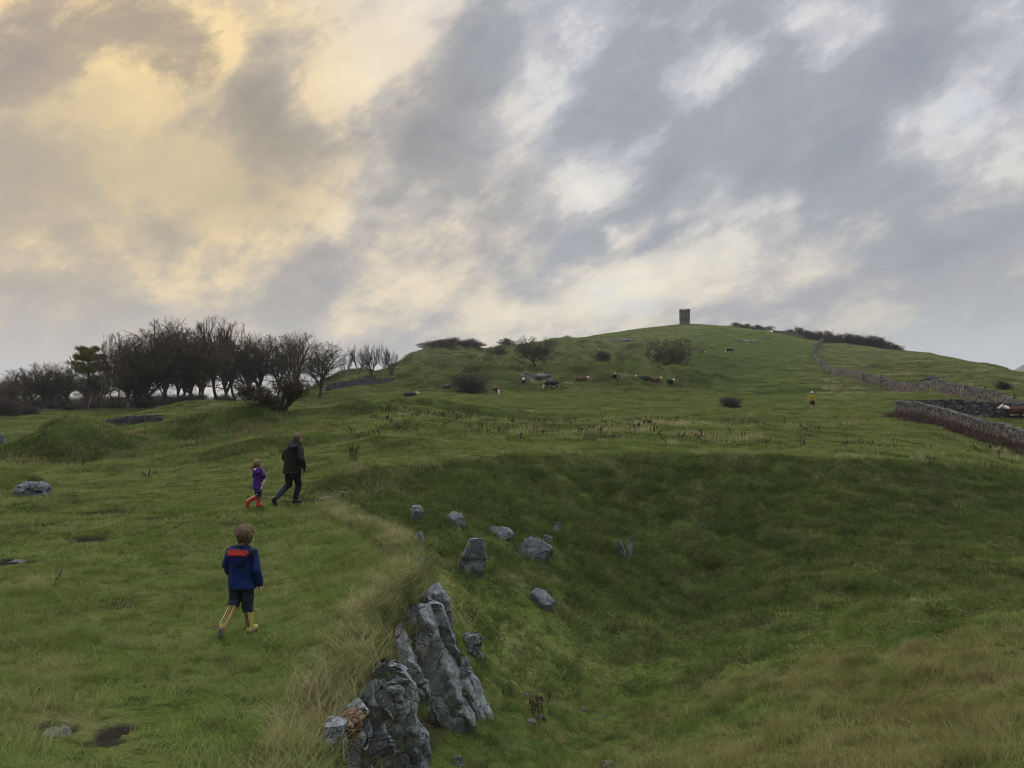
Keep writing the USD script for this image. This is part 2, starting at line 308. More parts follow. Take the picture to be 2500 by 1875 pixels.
# ------------------------------------------------------------------ naming helpers
_count = {}
def path_for(name, parent='/World'):
    key = (parent, name)
    n = _count.get(key, 0); _count[key] = n + 1
    return '%s/%s' % (parent, name if n == 0 else '%s_%03d' % (name, n))
def note(prim, label=None, cat=None, group=None, kind=None):
    prim = prim.GetPrim() if hasattr(prim, 'GetPrim') else prim
    for k, v in (('label', label), ('category', cat), ('group', group), ('kind', kind)):
        if v:
            prim.SetCustomDataByKey(k, v)
    return prim
def thing(name, label, cat, loc=(0, 0, 0), rz=0.0, group=None, scale=None):
    x = UsdGeom.Xform.Define(stage, path_for(name))
    x.AddTranslateOp().Set(Gf.Vec3d(*map(float, loc)))
    if rz: x.AddRotateZOp().Set(float(rz))
    if scale is not None: x.AddScaleOp().Set(Gf.Vec3f(*((scale,) * 3 if np.ndim(scale) == 0 else scale)))
    note(x, label, cat, group)
    return str(x.GetPath())
def part(name, mesh, mat, parent, smooth_=False, label=None, kind=None):
    p = path_for(name, parent)
    me = usdkit.mesh(stage, p, mesh, mat, smooth=smooth_)
    note(me, label, None, None, kind)
    return p
def solo(name, mesh, mat, label, cat, group=None, kind=None, smooth_=False):
    p = path_for(name)
    note(usdkit.mesh(stage, p, mesh, mat, smooth=smooth_), label, cat, group, kind)
    return p
def primvar(path, name, values):
    pv = UsdGeom.PrimvarsAPI(stage.GetPrimAtPath(path)).CreatePrimvar(name, Sdf.ValueTypeNames.Color3fArray, 'vertex')
    pv.Set(Vt.Vec3fArray.FromNumpy(np.asarray(values, np.float32)))
def copy_of(proto, name, label, cat, loc, rz=0.0, scale=1.0, group=None):
    t = UsdGeom.Xform.Define(stage, path_for(name))
    t.AddTranslateOp().Set(Gf.Vec3d(*map(float, loc))); t.AddRotateZOp().Set(float(rz))
    t.AddScaleOp().Set(Gf.Vec3f(*(map(float, (scale,) * 3 if np.ndim(scale) == 0 else scale))))
    t.GetPrim().GetReferences().AddInternalReference(proto)
    t.GetPrim().SetInstanceable(True)
    note(t, label, cat, group)
    return t

# ------------------------------------------------------------------ zones of the turf
def zones(x, y):
    """straw, brown, lush, mud weights in [0, 1]."""
    r, th = np.hypot(x, y), np.arctan2(x, y)
    dist = inside_distance(x, y) + 0.5 * fbm2(x, y, 0.55, 3, 11) * smooth(y, 12, 16)
    n1, n2 = fbm2(x, y, 0.35, 4, 21), fbm2(x, y, 1.1, 4, 22)
    cliff = smooth(y, 4.0, 5.5) * smooth(y, 16.5, 13.5) * (x < 2)
    straw = cliff * smooth(dist, -0.65, -0.1) * smooth(dist, 0.5, 0.2) * (0.5 + 2.2 * n2)
    straw += smooth(dist, -1.2, -0.2) * smooth(dist, 1.4, 0.3) * (1 - cliff) * (0.22 + 1.3 * n2)
    straw += smooth(n1 + 0.5 * n2, 0.12, 0.3) * 0.25 * (dist < 0)
    hollow = smooth(dist, 0.1, 1.2)
    brown = hollow * smooth(y - 0.42 * np.maximum(x, 0), 14.0, 8.5) * smooth(x, -0.4, 1.2) * np.clip(0.45 + 2.4 * n1 + 1.4 * n2, 0, 0.9)
    far = smooth(r, 105, 125)
    heap = far * smooth(th, -0.22, -0.12) * smooth(th, 0.26, 0.17)
    straw += heap * smooth(fbm2(x, y, 0.085, 3, 4) + 0.5 * fbm2(x, y, 0.4, 3, 23), 0.02, 0.16) * 0.75  # pale straw on the heap tops, lit crests painted in with it
    straw += smooth(th, 0.33, 0.38) * smooth(r, 95, 120) * (0.45 + 1.4 * fbm2(x, y, 0.12, 4, 24))
    weeds = smooth(r, 33, 40) * smooth(r, 66, 56) * smooth(th, -0.17, -0.1) * smooth(fbm2(x, y, 0.09, 3, 25), -0.12, 0.10)
    straw += weeds * (0.25 + 1.5 * fbm2(x, y, 0.6, 4, 26))
    lush = smooth(np.abs(th - (0.31 - 0.02 * smooth(r, 100, 250))), 0.10, 0.04) * smooth(r, 62, 85) * smooth(r, 330, 260)
    lush = np.maximum(lush, smooth(fbm2(x, y, 0.5, 3, 27), 0.10, 0.22) * 0.7 * (r < 60))
    mid = smooth(r, 38, 42) * smooth(r, 62, 54) * smooth(th, -0.2, -0.3)                 # front of the mounds
    brown = np.maximum(brown, mid * np.clip(0.15 + 1.0 * fbm2(x, y, 0.3, 3, 28), 0, 0.3))
    mud, wide = np.zeros_like(x), np.zeros_like(x)
    for u, v, Y, a, b, w in MUD:
        cx, cy, _ = at(u, v, Y)
        e = np.hypot((x - cx) / a, (y - cy) / b) + 1.2 * fbm2(x, y, 5.0 / max(a, .3) * .5, 3, 29)
        mud = np.maximum(mud, smooth(e, 1.1, 0.75) * w); wide = np.maximum(wide, smooth(e, 1.1 + .22 / a, .9 + .16 / a) * w)
    return np.clip(straw, 0, 1), np.clip(brown, 0, 1), np.clip(lush, 0, 1), mud, dist, hollow, wide
# worn and trodden places: u, v, depth, half width, half depth, weight
MUD = [(200, 1318, 15.9, 0.57, 0.41, 1), (85, 1284, 17.6, 0.47, 0.34, 0.9), (255, 1254, 19.3, 0.43, 0.34, 0.9), (425, 1272, 18.4, 0.74, 0.41, 0.8), (240, 1326, 15.4, 0.47, 0.27, 0.7), (135, 1792, 5.9, 0.18, 0.15, 0.9), (285, 1784, 6.0, 0.14, 0.23, 1), (255, 1838, 5.65, 0.16, 0.18, 0.9), (290, 1490, 10.6, 0.3, 0.27, 0.8), (515, 1268, 18.5, 0.41, 0.27, 0.4), (760, 1203, 21.5, 1.49, 1.08, 0.6), (530, 1730, 6.3, 0.14, 0.14, 0.6), (18, 1368, 13.3, 0.54, 0.47, 1), (2250, 1170, 29.5, 1.22, 0.94, 0.5), (2290, 1235, 27, 1.62, 1.08, 0.4), (1475, 1094, 32.5, 0.81, 0.68, 0.7), (330, 1700, 6.7, 0.11, 0.16, 0.5)]

zs, zb, zl, zm, zd, zh, _ = zones(verts[:, 0], verts[:, 1])
# ungrazed rank grass, plus shade painted into the colour, on far and steep banks
def rank_grass_shade(x, y, slope, hol):
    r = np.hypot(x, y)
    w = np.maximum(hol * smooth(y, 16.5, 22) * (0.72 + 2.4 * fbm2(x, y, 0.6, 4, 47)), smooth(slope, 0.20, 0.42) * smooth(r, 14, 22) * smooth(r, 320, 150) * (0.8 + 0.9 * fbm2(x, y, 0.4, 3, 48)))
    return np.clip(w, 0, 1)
_, _, gn = meshkit.arrays(trimesh.Trimesh(verts, tris, process=False), True)
zr = rank_grass_shade(verts[:, 0], verts[:, 1], np.sqrt(1 / np.clip(gn[:, 2], .2, 1) ** 2 - 1), zh)
# bare earth lies a little lower
verts[:, 2] -= 0.035 * zm

def turf_colour(g, pos, fine=True, dry=0.0):
    """Colour of the turf from the place alone, shared by the ground and the blades on it."""
    a = g.noise(pos, 0.11, 4, 0.6)
    b = g.noise(pos, 0.9, 5, 0.62)
    c = g.noise(pos, 5.0, 5, 0.65)
    f = g.noise(pos, 0.32, 4, 0.62)
    col = g.mix(g.step(a, 0.38, 0.62), (0.150, 0.180, 0.046), (0.198, 0.202, 0.064))
    col = g.mix(g.step(b, 0.40, 0.66), g.mix(0.5, col, (0.110, 0.170, 0.036)), g.mix(0.5, col, (0.245, 0.232, 0.105)))
    col = g.mix(g.step(c, 0.47, 0.64, 0.0, 0.72), col, (0.050, 0.074, 0.019))
    col = g.mix(g.step(f, 0.52, 0.66, 0.0, 0.45), col, (0.070, 0.098, 0.022))
    return col

def rough_surface(g, col, normal=None, trans=0.25, tcol=None):
    kw = dict(color=col)
    if normal is not None: kw['normal'] = normal
    dif = g('diffuse_bsdf', 'BSDF', roughness=0.6, **kw)
    if trans <= 0: return dif
    tr = g('translucent_bsdf', 'BSDF', color=tcol if tcol is not None else col)
    return g('mix_closure', 'closure', fac=trans, closure1=dif, closure2=tr)

g = Graph()
pos = g('geometry', 'position')
zone = g('attribute', 'color', attribute='zone')
zsep = g('separate_color', 'r', color=zone)
col = turf_colour(g, pos)
e = g.noise(pos, 2.6, 6, 0.7)
col = g.mix(g.mul(g.step(e, 0.32, 0.62, 0.35, 1.0), zsep), col, (0.205, 0.178, 0.092))
col = g.mix(g.mul(g.step(e, 0.62, 0.36, 0.4, 1.0), g.of(zsep, 'g')), col, (0.098, 0.072, 0.033))
col = g.mix(g.mul(0.75, g.of(zsep, 'b')), col, (0.088, 0.150, 0.036))
mudz = g('attribute', 'color', attribute='bare')
msep = g('separate_color', 'r', color=mudz)
mudcol = g.mix(g.noise(pos, 9.0, 5, 0.7), (0.028, 0.023, 0.018), (0.070, 0.058, 0.045))
col = g.mix(g.mul(g.of(msep, 'g'), 0.8), col, g.mix(g.step(e, 0.4, 0.6), (0.034, 0.046, 0.014), (0.066, 0.078, 0.024)))  # darker tussock tone, the shade of the banks painted in with it
col = g.mix(msep, col, mudcol)
col = g.mix(g.mul(g.of(msep, 'b'), 0.9), col, g.mix(g.step(g.noise(pos, 7.0, 5, 0.7), 0.35, 0.65), (0.050, 0.048, 0.024), (0.115, 0.105, 0.055)))
nrm = g('bump', 'normal', height=g.add(g.mul(g.noise(pos, 1.1, 7, 0.70), 0.6), g.mul(g.noise(pos, 14.0, 4, 0.6), 0.07)), strength=0.9, distance=0.55)
ground_mat = g.material('turf', surface=rough_surface(g, col, nrm, 0.0))
near_keep = None
far_cut = np.hypot(verts[:, 0], verts[:, 1])[tris].mean(1) > 700
ground = usdkit.mesh(stage, '/World/ground', trimesh.Trimesh(verts, tris[~far_cut], process=False), ground_mat, smooth=True)
note(ground, 'rolling green pasture with a grassy hollow in front and a hill behind', 'pasture', None, 'structure')
used = np.unique(tris[~far_cut]); remap = np.full(len(verts), -1); remap[used] = np.arange(len(used))
ground.GetPointsAttr().Set(Vt.Vec3fArray.FromNumpy(verts[used].astype(np.float32)))
ground.GetFaceVertexIndicesAttr().Set(Vt.IntArray.FromNumpy(remap[tris[~far_cut]].astype(np.int32).ravel()))
_, _, gn = meshkit.arrays(trimesh.Trimesh(verts, tris, process=False), True)
ground.GetNormalsAttr().Set(Vt.Vec3fArray.FromNumpy(gn[used].astype(np.float32)))
primvar('/World/ground', 'zone', np.stack([zs, zb, zl], -1)[used])
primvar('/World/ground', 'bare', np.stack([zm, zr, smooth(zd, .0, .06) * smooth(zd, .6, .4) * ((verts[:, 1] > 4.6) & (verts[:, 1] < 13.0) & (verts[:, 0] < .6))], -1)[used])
# the far country as its own sheet, joined to the pasture
used2 = np.unique(tris[far_cut]); remap[:] = -1; remap[used2] = np.arange(len(used2))
fv = verts[used2].copy()
fr, ft = np.hypot(fv[:, 0], fv[:, 1]), np.arctan2(fv[:, 0], fv[:, 1])
hill = lambda t0, w, r0, wr, hgt: hgt * np.exp(-((ft - t0) / w) ** 2 - ((fr - r0) / wr) ** 2)
fv[:, 2] += hill(0.60, 0.062, 2700, 500, 122) + hill(0.80, 0.13, 2900, 700, 150) + hill(0.66, 0.07, 2200, 380, 45) + hill(-0.9, 0.15, 3500, 800, 80) + smooth(fr, 1500, 2600) * 14 * fbm2(fv[:, 0], fv[:, 1], 0.0016, 4, 31)
g = Graph()
pos = g('geometry', 'position')
n = g.noise(pos, 0.006, 4, 0.6)
col = g.mix(g.step(n, 0.40, 0.60), (0.085, 0.105, 0.035), (0.14, 0.135, 0.07))
hills_mat = g.material('far_fields', surface=rough_surface(g, col, None, 0.0))
hills = usdkit.mesh(stage, '/World/hills', trimesh.Trimesh(fv, remap[tris[far_cut]], process=False), hills_mat, smooth=True)
note(hills, 'pale far hills on the horizon beyond the hillside', 'hills', None, 'structure')

# ------------------------------------------------------------------ grass
def tuft(n, radius, h, width, lean, seed, hv=0.35, bend=0.5, segs=2):
    r = np.random.default_rng(seed)
    a = r.uniform(0, 2 * np.pi, n); rad = radius * np.sqrt(r.uniform(0, 1, n))
    bx, by = rad * np.cos(a), rad * np.sin(a)
    hh = h * np.clip(r.normal(1, hv, n), 0.3, 1.9)
    la = r.uniform(0, 2 * np.pi, n) if lean[1] is None else r.normal(lean[1], 0.7, n)
    ll = hh * np.abs(r.normal(lean[0], 0.25, n))
    dx, dy = np.cos(la), np.sin(la)
    wa = la + np.pi / 2 + r.normal(0, 0.5, n)
    wx, wy = np.cos(wa) * width / 2, np.sin(wa) * width / 2
    V, Fc = [], []
    rows = []
    for k in range(segs + 1):
        t = k / segs
        off = ll * (t ** (1 + 2 * bend))
        zz = hh * t * (1 - 0.25 * bend * t) - 0.02
        w = (1 - t) ** 0.7 if k < segs else 0.0
        if k < segs:
            rows.append(np.stack([np.stack([bx + dx * off - wx * w, by + dy * off - wy * w, zz], -1), np.stack([bx + dx * off + wx * w, by + dy * off + wy * w, zz], -1)], 1))
        else:
            tip = np.stack([bx + dx * off, by + dy * off, zz], -1)[:, None]
    v = np.concatenate(rows + [tip], 1)                     # n x (2*segs+1) x 3
    per = v.shape[1]
    f = []
    for k in range(segs - 1):
        f += [(2 * k, 2 * k + 1, 2 * k + 3), (2 * k, 2 * k + 3, 2 * k + 2)]
    f.append((2 * segs - 2, 2 * segs - 1, 2 * segs))
    f = (np.arange(n)[:, None, None] * per + np.array(f)[None]).reshape(-1, 3)
    return v.reshape(-1, 3), f

def grass_material(name, tint, amount, trans=0.25):
    g = Graph()
    pos = g('geometry', 'position')
    col = turf_colour(g, pos)
    rnd = g('geometry', 'random_per_island')
    rnd2 = g('object_info', 'random')
    col = g.mix(g.step(rnd2, 0.0, 1.0, amount * 0.6, min(1.0, amount * 1.25)), col, tint)
    col = g('hsv', 'color', hue=0.5, saturation=1.0, value=g.step(rnd, 0.0, 1.0, 1.6, 3.5), fac=1.0, color=col)
    # blades are fine and lie every way: their mean facing is that of the turf they grow on
    up = g('vector_transform', 'vector', transform_type='normal', convert_from='object', convert_to='world', vector=(0.0, 0.0, 1.0))
    nm = g('vector_math', 'vector', math_type='normalize', vector1=g('vector_math', 'vector', math_type='multiply_add', vector1=up, vector2=(1.6, 1.6, 1.6), vector3=g('geometry', 'normal')))
    return g.material(name, surface=rough_surface(g, col, nm, trans))
GM = {'green': grass_material('blades_green', (0.145, 0.190, 0.054), 0.3), 'tuft': grass_material('blades_tuft', (0.150, 0.165, 0.062), 0.6),
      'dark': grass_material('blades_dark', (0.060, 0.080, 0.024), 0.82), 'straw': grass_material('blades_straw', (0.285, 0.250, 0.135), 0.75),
      'brown': grass_material('blades_brown', (0.175, 0.142, 0.066), 0.7)}
CH_WIND = -0.3
def facing(nrm, ang):
    """Quaternions (w, x, y, z) that turn by ang about z and then lean z towards nrm."""
    half = nrm + [0, 0, 1]; half /= np.linalg.norm(half, axis=1, keepdims=True)
    qx, qy, qw = -half[:, 1], half[:, 0], half[:, 2]                      # z x half
    c, s_ = np.cos(ang / 2), np.sin(ang / 2)
    return np.stack([qw * c, qx * c + qy * s_, qy * c - qx * s_, qw * s_], -1)
def normals_at(x, y, e=0.2):
    gx, gy = (height(x + e, y) - height(x - e, y)) / (2 * e), (height(x, y + e) - height(x, y - e)) / (2 * e)
    n = np.stack([-gx, -gy, np.ones_like(gx)], -1)
    return n / np.linalg.norm(n, axis=1, keepdims=True)
def make_instancer(name, label, protos, pts, idx, scl, seed, nrm=None, cat='grass'):
    p = path_for(name)
    pi = UsdGeom.PointInstancer.Define(stage, p)
    note(pi, label, cat, None, 'stuff')
    for k, (pn, mesh, mat) in enumerate(protos):
        usdkit.mesh(stage, p + '/' + pn, mesh, mat)
    pi.CreatePrototypesRel().SetTargets([Sdf.Path(p + '/' + pn) for pn, _, _ in protos])
    r = np.random.default_rng(seed)
    ang = r.uniform(0, 2 * np.pi, len(pts))
    q = facing(np.tile([0.0, 0, 1], (len(pts), 1)) if nrm is None else nrm, ang)
    pi.CreatePositionsAttr(Vt.Vec3fArray.FromNumpy(pts.astype(np.float32)))
    pi.CreateOrientationsAttr(Vt.QuathArray([Gf.Quath(float(w), float(a), float(b), float(c)) for w, a, b, c in q]))
    pi.CreateScalesAttr(Vt.Vec3fArray.FromNumpy(scl.astype(np.float32)))
    pi.CreateProtoIndicesAttr(Vt.IntArray.FromNumpy(idx.astype(np.int32)))

def scatter(r0, r1, per_m2, half=0.60):
    n = int(half * (r1 * r1 - r0 * r0) * per_m2)
    th = rng.uniform(-half, half, n); r = np.sqrt(rng.uniform(r0 * r0, r1 * r1, n))
    return r * np.sin(th), r * np.cos(th)

def grass_band(r0, r1, per_m2, R, w, k, seed, clutter=None):
    """k: blade count factor; R: patch radius; w: blade width."""
    x, y = scatter(r0, r1, per_m2)
    s, b, l, m, dist, hol, mw = zones(x, y)
    r = np.hypot(x, y)
    keep = rng.uniform(0, 1, len(x)) > mw * 0.97
    keep &= ~((dist > 0.10) & (dist < 0.62) & (y > 5.0) & (y < 12.9) & (x < 0.6))
    z = height(x, y) - 0.035 * m
    nrm = normals_at(x, y)
    slope = np.sqrt(1 / nrm[:, 2] ** 2 - 1)
    nrm = nrm * 0.8 + np.array([0, 0, 0.2]); nrm /= np.linalg.norm(nrm, axis=1, keepdims=True)
    u = rng.uniform(0, 1, len(x))
    back = hol * smooth(y, 17, 22)
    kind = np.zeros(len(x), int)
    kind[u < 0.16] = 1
    rank_shade = rank_grass_shade(x, y, slope, hol)
    kind[u < np.clip(0.92 * rank_shade + 0.25 * hol, 0, 1)] = 2  # dark blades carry the painted shade of the banks too
    kind[(u < b)] = 4
    kind[(u > 1 - s * np.where(r > 24, 0.4, 0.8))] = 3
    wisp = (rng.uniform(0, 1, len(x)) < 0.10 + 0.25 * b) & (r < 34)
    kind[wisp] = 5
    scl = rng.uniform(0.75, 1.3, (len(x), 1)) * np.ones((1, 3))
    scl[:, 2] *= np.where(kind == 0, 1.0, 0.7 + 0.6 * rng.uniform(0, 1, len(x)))
    scl[:, 2] *= 0.72 + 0.9 * np.clip(0.35 + fbm2(x, y, 0.8, 3, 41), 0, 1)
    scl[:, 2] *= np.where((kind == 3) & (dist > -1.6) & (r < 20), 1.05, 1.0)
    protos = [('short_blades', tuft(int(150 * k), R, 0.055, w, (0.9, 0.2), seed), GM['green']),
              ('tuft_blades', tuft(int(110 * k), R * .7, 0.105, w, (0.8, 0.2), seed + 1), GM['tuft']),
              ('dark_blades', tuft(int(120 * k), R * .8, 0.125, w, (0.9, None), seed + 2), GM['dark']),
              ('straw_blades', tuft(int(70 * k), R * .7, 0.165, w * .8, (0.8, 0.2), seed + 3, segs=3), GM['straw']),
              ('brown_blades', tuft(int(100 * k), R * .8, 0.15, w, (0.8, 0.2), seed + 4, segs=3), GM['brown']),
              ('wisps', tuft(int(9 * k + 1), R, 0.115, w * .7, (1.0, None), seed + 5, segs=3, bend=.8), GM['straw'])]
    return np.stack([x, y, z], -1)[keep], kind[keep], scl[keep], protos, nrm[keep]
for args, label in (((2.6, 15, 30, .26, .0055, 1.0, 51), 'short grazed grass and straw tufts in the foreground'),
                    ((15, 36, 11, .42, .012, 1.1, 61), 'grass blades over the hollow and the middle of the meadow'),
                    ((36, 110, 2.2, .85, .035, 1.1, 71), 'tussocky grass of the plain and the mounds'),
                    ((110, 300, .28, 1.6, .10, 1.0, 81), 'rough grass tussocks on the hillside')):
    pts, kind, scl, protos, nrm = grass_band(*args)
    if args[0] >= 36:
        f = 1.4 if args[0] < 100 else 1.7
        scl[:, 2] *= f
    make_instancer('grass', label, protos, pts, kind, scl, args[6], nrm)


# long grass hanging over the lip above the rocks
k = np.flatnonzero((RIM[:, 0] < -1) & (RIM[:, 1] < 19))
seg = RIM[k]; dd_ = np.r_[0, np.cumsum(np.linalg.norm(np.diff(seg, axis=0), axis=1))]
t_ = rng.uniform(0, dd_[-1], 800)
lx, ly = np.interp(t_, dd_, seg[:, 0]), np.interp(t_, dd_, seg[:, 1])
lx = lx + rng.uniform(-.30, .20, len(lx))
kind_ = rng.choice(4, len(lx), p=(.25, .35, .25, .15))
make_instancer('overhanging_grass', 'long rough grass hanging over the rocky edge of the hollow', [('straw_tuft', tuft(60, .14, .15, .005, (1.0, 0.0), 91, segs=3), GM['straw']), ('green_tuft', tuft(70, .14, .11, .006, (1.0, 0.0), 92, segs=3), GM['tuft']), ('dark_tuft', tuft(80, .15, .12, .006, (1.0, 0.0), 93, segs=3), GM['dark']), ('brown_tuft', tuft(70, .14, .13, .006, (1.0, 0.0), 94, segs=3), GM['brown'])],
               np.stack([lx, ly, height(lx, ly)], -1), kind_, rng.uniform(.7, 1.3, (len(lx), 1)) * np.ones((1, 3)), 97)

# ------------------------------------------------------------------ solids
def balls(chains, sub=12):
    """Union of the hulls of neighbouring spheres along each chain [(point, radius), ...]."""
    out = []
    for ch in chains:
        sp = [m3.Manifold.sphere(r, sub).translate(tuple(map(float, p))) for p, r in ch]
        if len(sp) == 1: out.append(sp[0])
        for a, b in zip(sp, sp[1:]):
            out.append(m3.Manifold.batch_hull([a, b]))
    return m3.Manifold.batch_boolean(out, m3.OpType.Add)
def loft(sections, n=18):
    """Closed solid through elliptical sections (centre, half width x, half depth y)."""
    a = np.linspace(0, 2 * np.pi, n, endpoint=False)
    parts = []
    rings = [np.stack([c[0] + rx * np.cos(a), c[1] + ry * np.sin(a), np.full(n, c[2]) + (t if t else 0) * np.cos(a)], -1) for c, rx, ry, t in ((s + (0,))[:4] for s in sections)]
    for r0, r1 in zip(rings, rings[1:]):
        parts.append(m3.Manifold.hull_points(np.vstack([r0, r1])))
    return m3.Manifold.batch_boolean(parts, m3.OpType.Add)
def soft(man, edge=0.02, it=10, wrinkle=0.0, seed=0, scale=14.0):
    man = man.refine_to_length(edge)
    mm = man.to_mesh()
    t = trimesh.Trimesh(mm.vert_properties[:, :3], mm.tri_verts, process=True)
    if it: trimesh.smoothing.filter_taubin(t, 0.5, 0.52, it)
    if wrinkle:
        n = t.vertex_normals
        t.vertices = t.vertices + n * (wrinkle * 2 * (meshkit.fbm(t.vertices * scale * [1, 1, 0.7], 3, seed) - 0.5))[:, None]
    return t
def moved(t, loc=(0, 0, 0), rz=0.0):
    t = t.copy(); t.apply_transform(trimesh.transformations.rotation_matrix(math.radians(rz), [0, 0, 1])); t.apply_translation(loc); return t

def plain(name, col, rough=0.85, var=0.25, scale=18.0, spec=0.2, bump=0.0, sheen=0.0):
    g = Graph()
    p = g('texture_coordinate', 'object')
    n = g.noise(p, scale, 5, 0.65)
    c = g.mix(g.step(n, 0.3, 0.7), tuple(x * (1 - var) for x in col), tuple(min(1, x * (1 + var)) for x in col))
    kw = dict(base_color=c, roughness=rough, specular_ior_level=spec, sheen_weight=sheen)
    if bump: kw['normal'] = g('bump', 'normal', height=g.noise(p, scale * 3, 4, 0.6), strength=bump, distance=0.02)
    return g.material(name, surface=g('principled_bsdf', 'BSDF', **kw))

def rock_material(name, a, b, c, s=1.0, cracks=0.42):
    g = Graph()
    p = g('geometry', 'position')
    n = g.noise(p, 2.2 * s, 6, 0.66)
    n2 = g.noise(p, 11.0 * s, 5, 0.65)
    streak = g.noise(g('mapping', 'vector', mapping_type='point', vector=p, scale=(3.0, 3.0, 0.7)), 2.6 * s, 5, 0.6)
    col = g.mix(g.step(n, 0.36, 0.64), a, b)
    col = g.mix(g.step(n2, 0.54, 0.70, 0.0, 0.75), col, c)
    col = g.mix(g.step(streak, 0.56, 0.70, 0.0, 0.6), col, tuple(x * 0.45 for x in a))
    lich = g.noise(p, 5.0 * s, 7, 0.72)
    col = g.mix(g.step(lich, 0.58, 0.66, 0.0, 0.6), col, (0.46, 0.46, 0.44))
    cw = g('vector_math', 'vector', math_type='multiply_add', vector1=g.noise(p, 3.0 * s, 4, 0.6, out='color'), vector2=(0.25, 0.25, 0.25), vector3=p)
    crack = g('voronoi_texture', 'distance', vector=g('mapping', 'vector', mapping_type='point', vector=cw, rotation=(0.0, 0.25, 0.0), scale=(1.5, 1.5, 0.6)), scale=2.3 * s, feature='distance_to_edge', randomness=1.0)
    crk = g.step(crack, 0.0, 0.028, 1.0, 0.0)
    col = g.mix(g.mul(crk, cracks), col, tuple(x * 0.12 for x in a))
    moss = g.mul(g.step(g.noise(p, 3.1 * s, 5, 0.65), 0.52, 0.64), 0.55)
    col = g.mix(moss, col, (a[0] * .62, a[1] * .66, a[2] * .5))
    pits = g('voronoi_texture', 'distance', vector=p, scale=17.0 * s, feature='distance_to_edge', randomness=1.0)
    h = g.add(g.add(g.mul(n2, 0.6), g.mul(crk, -cracks)), g.add(g.mul(g.step(pits, 0.0, 0.06), 0.25), g.mul(g.noise(p, 42.0 * s, 4, 0.6), 0.25)))
    nm = g('bump', 'normal', height=h, strength=0.9, distance=0.07 / s)
    return g.material(name, surface=g('principled_bsdf', 'BSDF', base_color=col, roughness=0.88, specular_ior_level=0.25, normal=nm))
ROCK = rock_material('limestone', (0.215, 0.235, 0.255), (0.32, 0.34, 0.36), (0.48, 0.49, 0.49))
ROCK2 = rock_material('boulder_limestone', (0.125, 0.138, 0.150), (0.20, 0.215, 0.23), (0.33, 0.335, 0.335), 1.0, 0.35)
RUSTY = rock_material('rusty_limestone', (0.155, 0.100, 0.055), (0.23, 0.155, 0.088), (0.32, 0.27, 0.21))
WALLSTONE = rock_material('wall_stone', (0.125, 0.118, 0.11), (0.195, 0.185, 0.172), (0.38, 0.37, 0.35), 1.2, 0.0)
WALLDARK = rock_material('wall_stone_dark', (0.062, 0.062, 0.068), (0.105, 0.103, 0.106), (0.18, 0.175, 0.17), 1.2, 0.0)
WALLRED = rock_material('wall_stone_warm', (0.108, 0.086, 0.070), (0.165, 0.137, 0.112), (0.31, 0.28, 0.25), 1.2, 0.0)
TOWERSTONE = rock_material('tower_stone', (0.085, 0.078, 0.070), (0.125, 0.115, 0.104), (0.17, 0.158, 0.145), 0.8, 0.0)

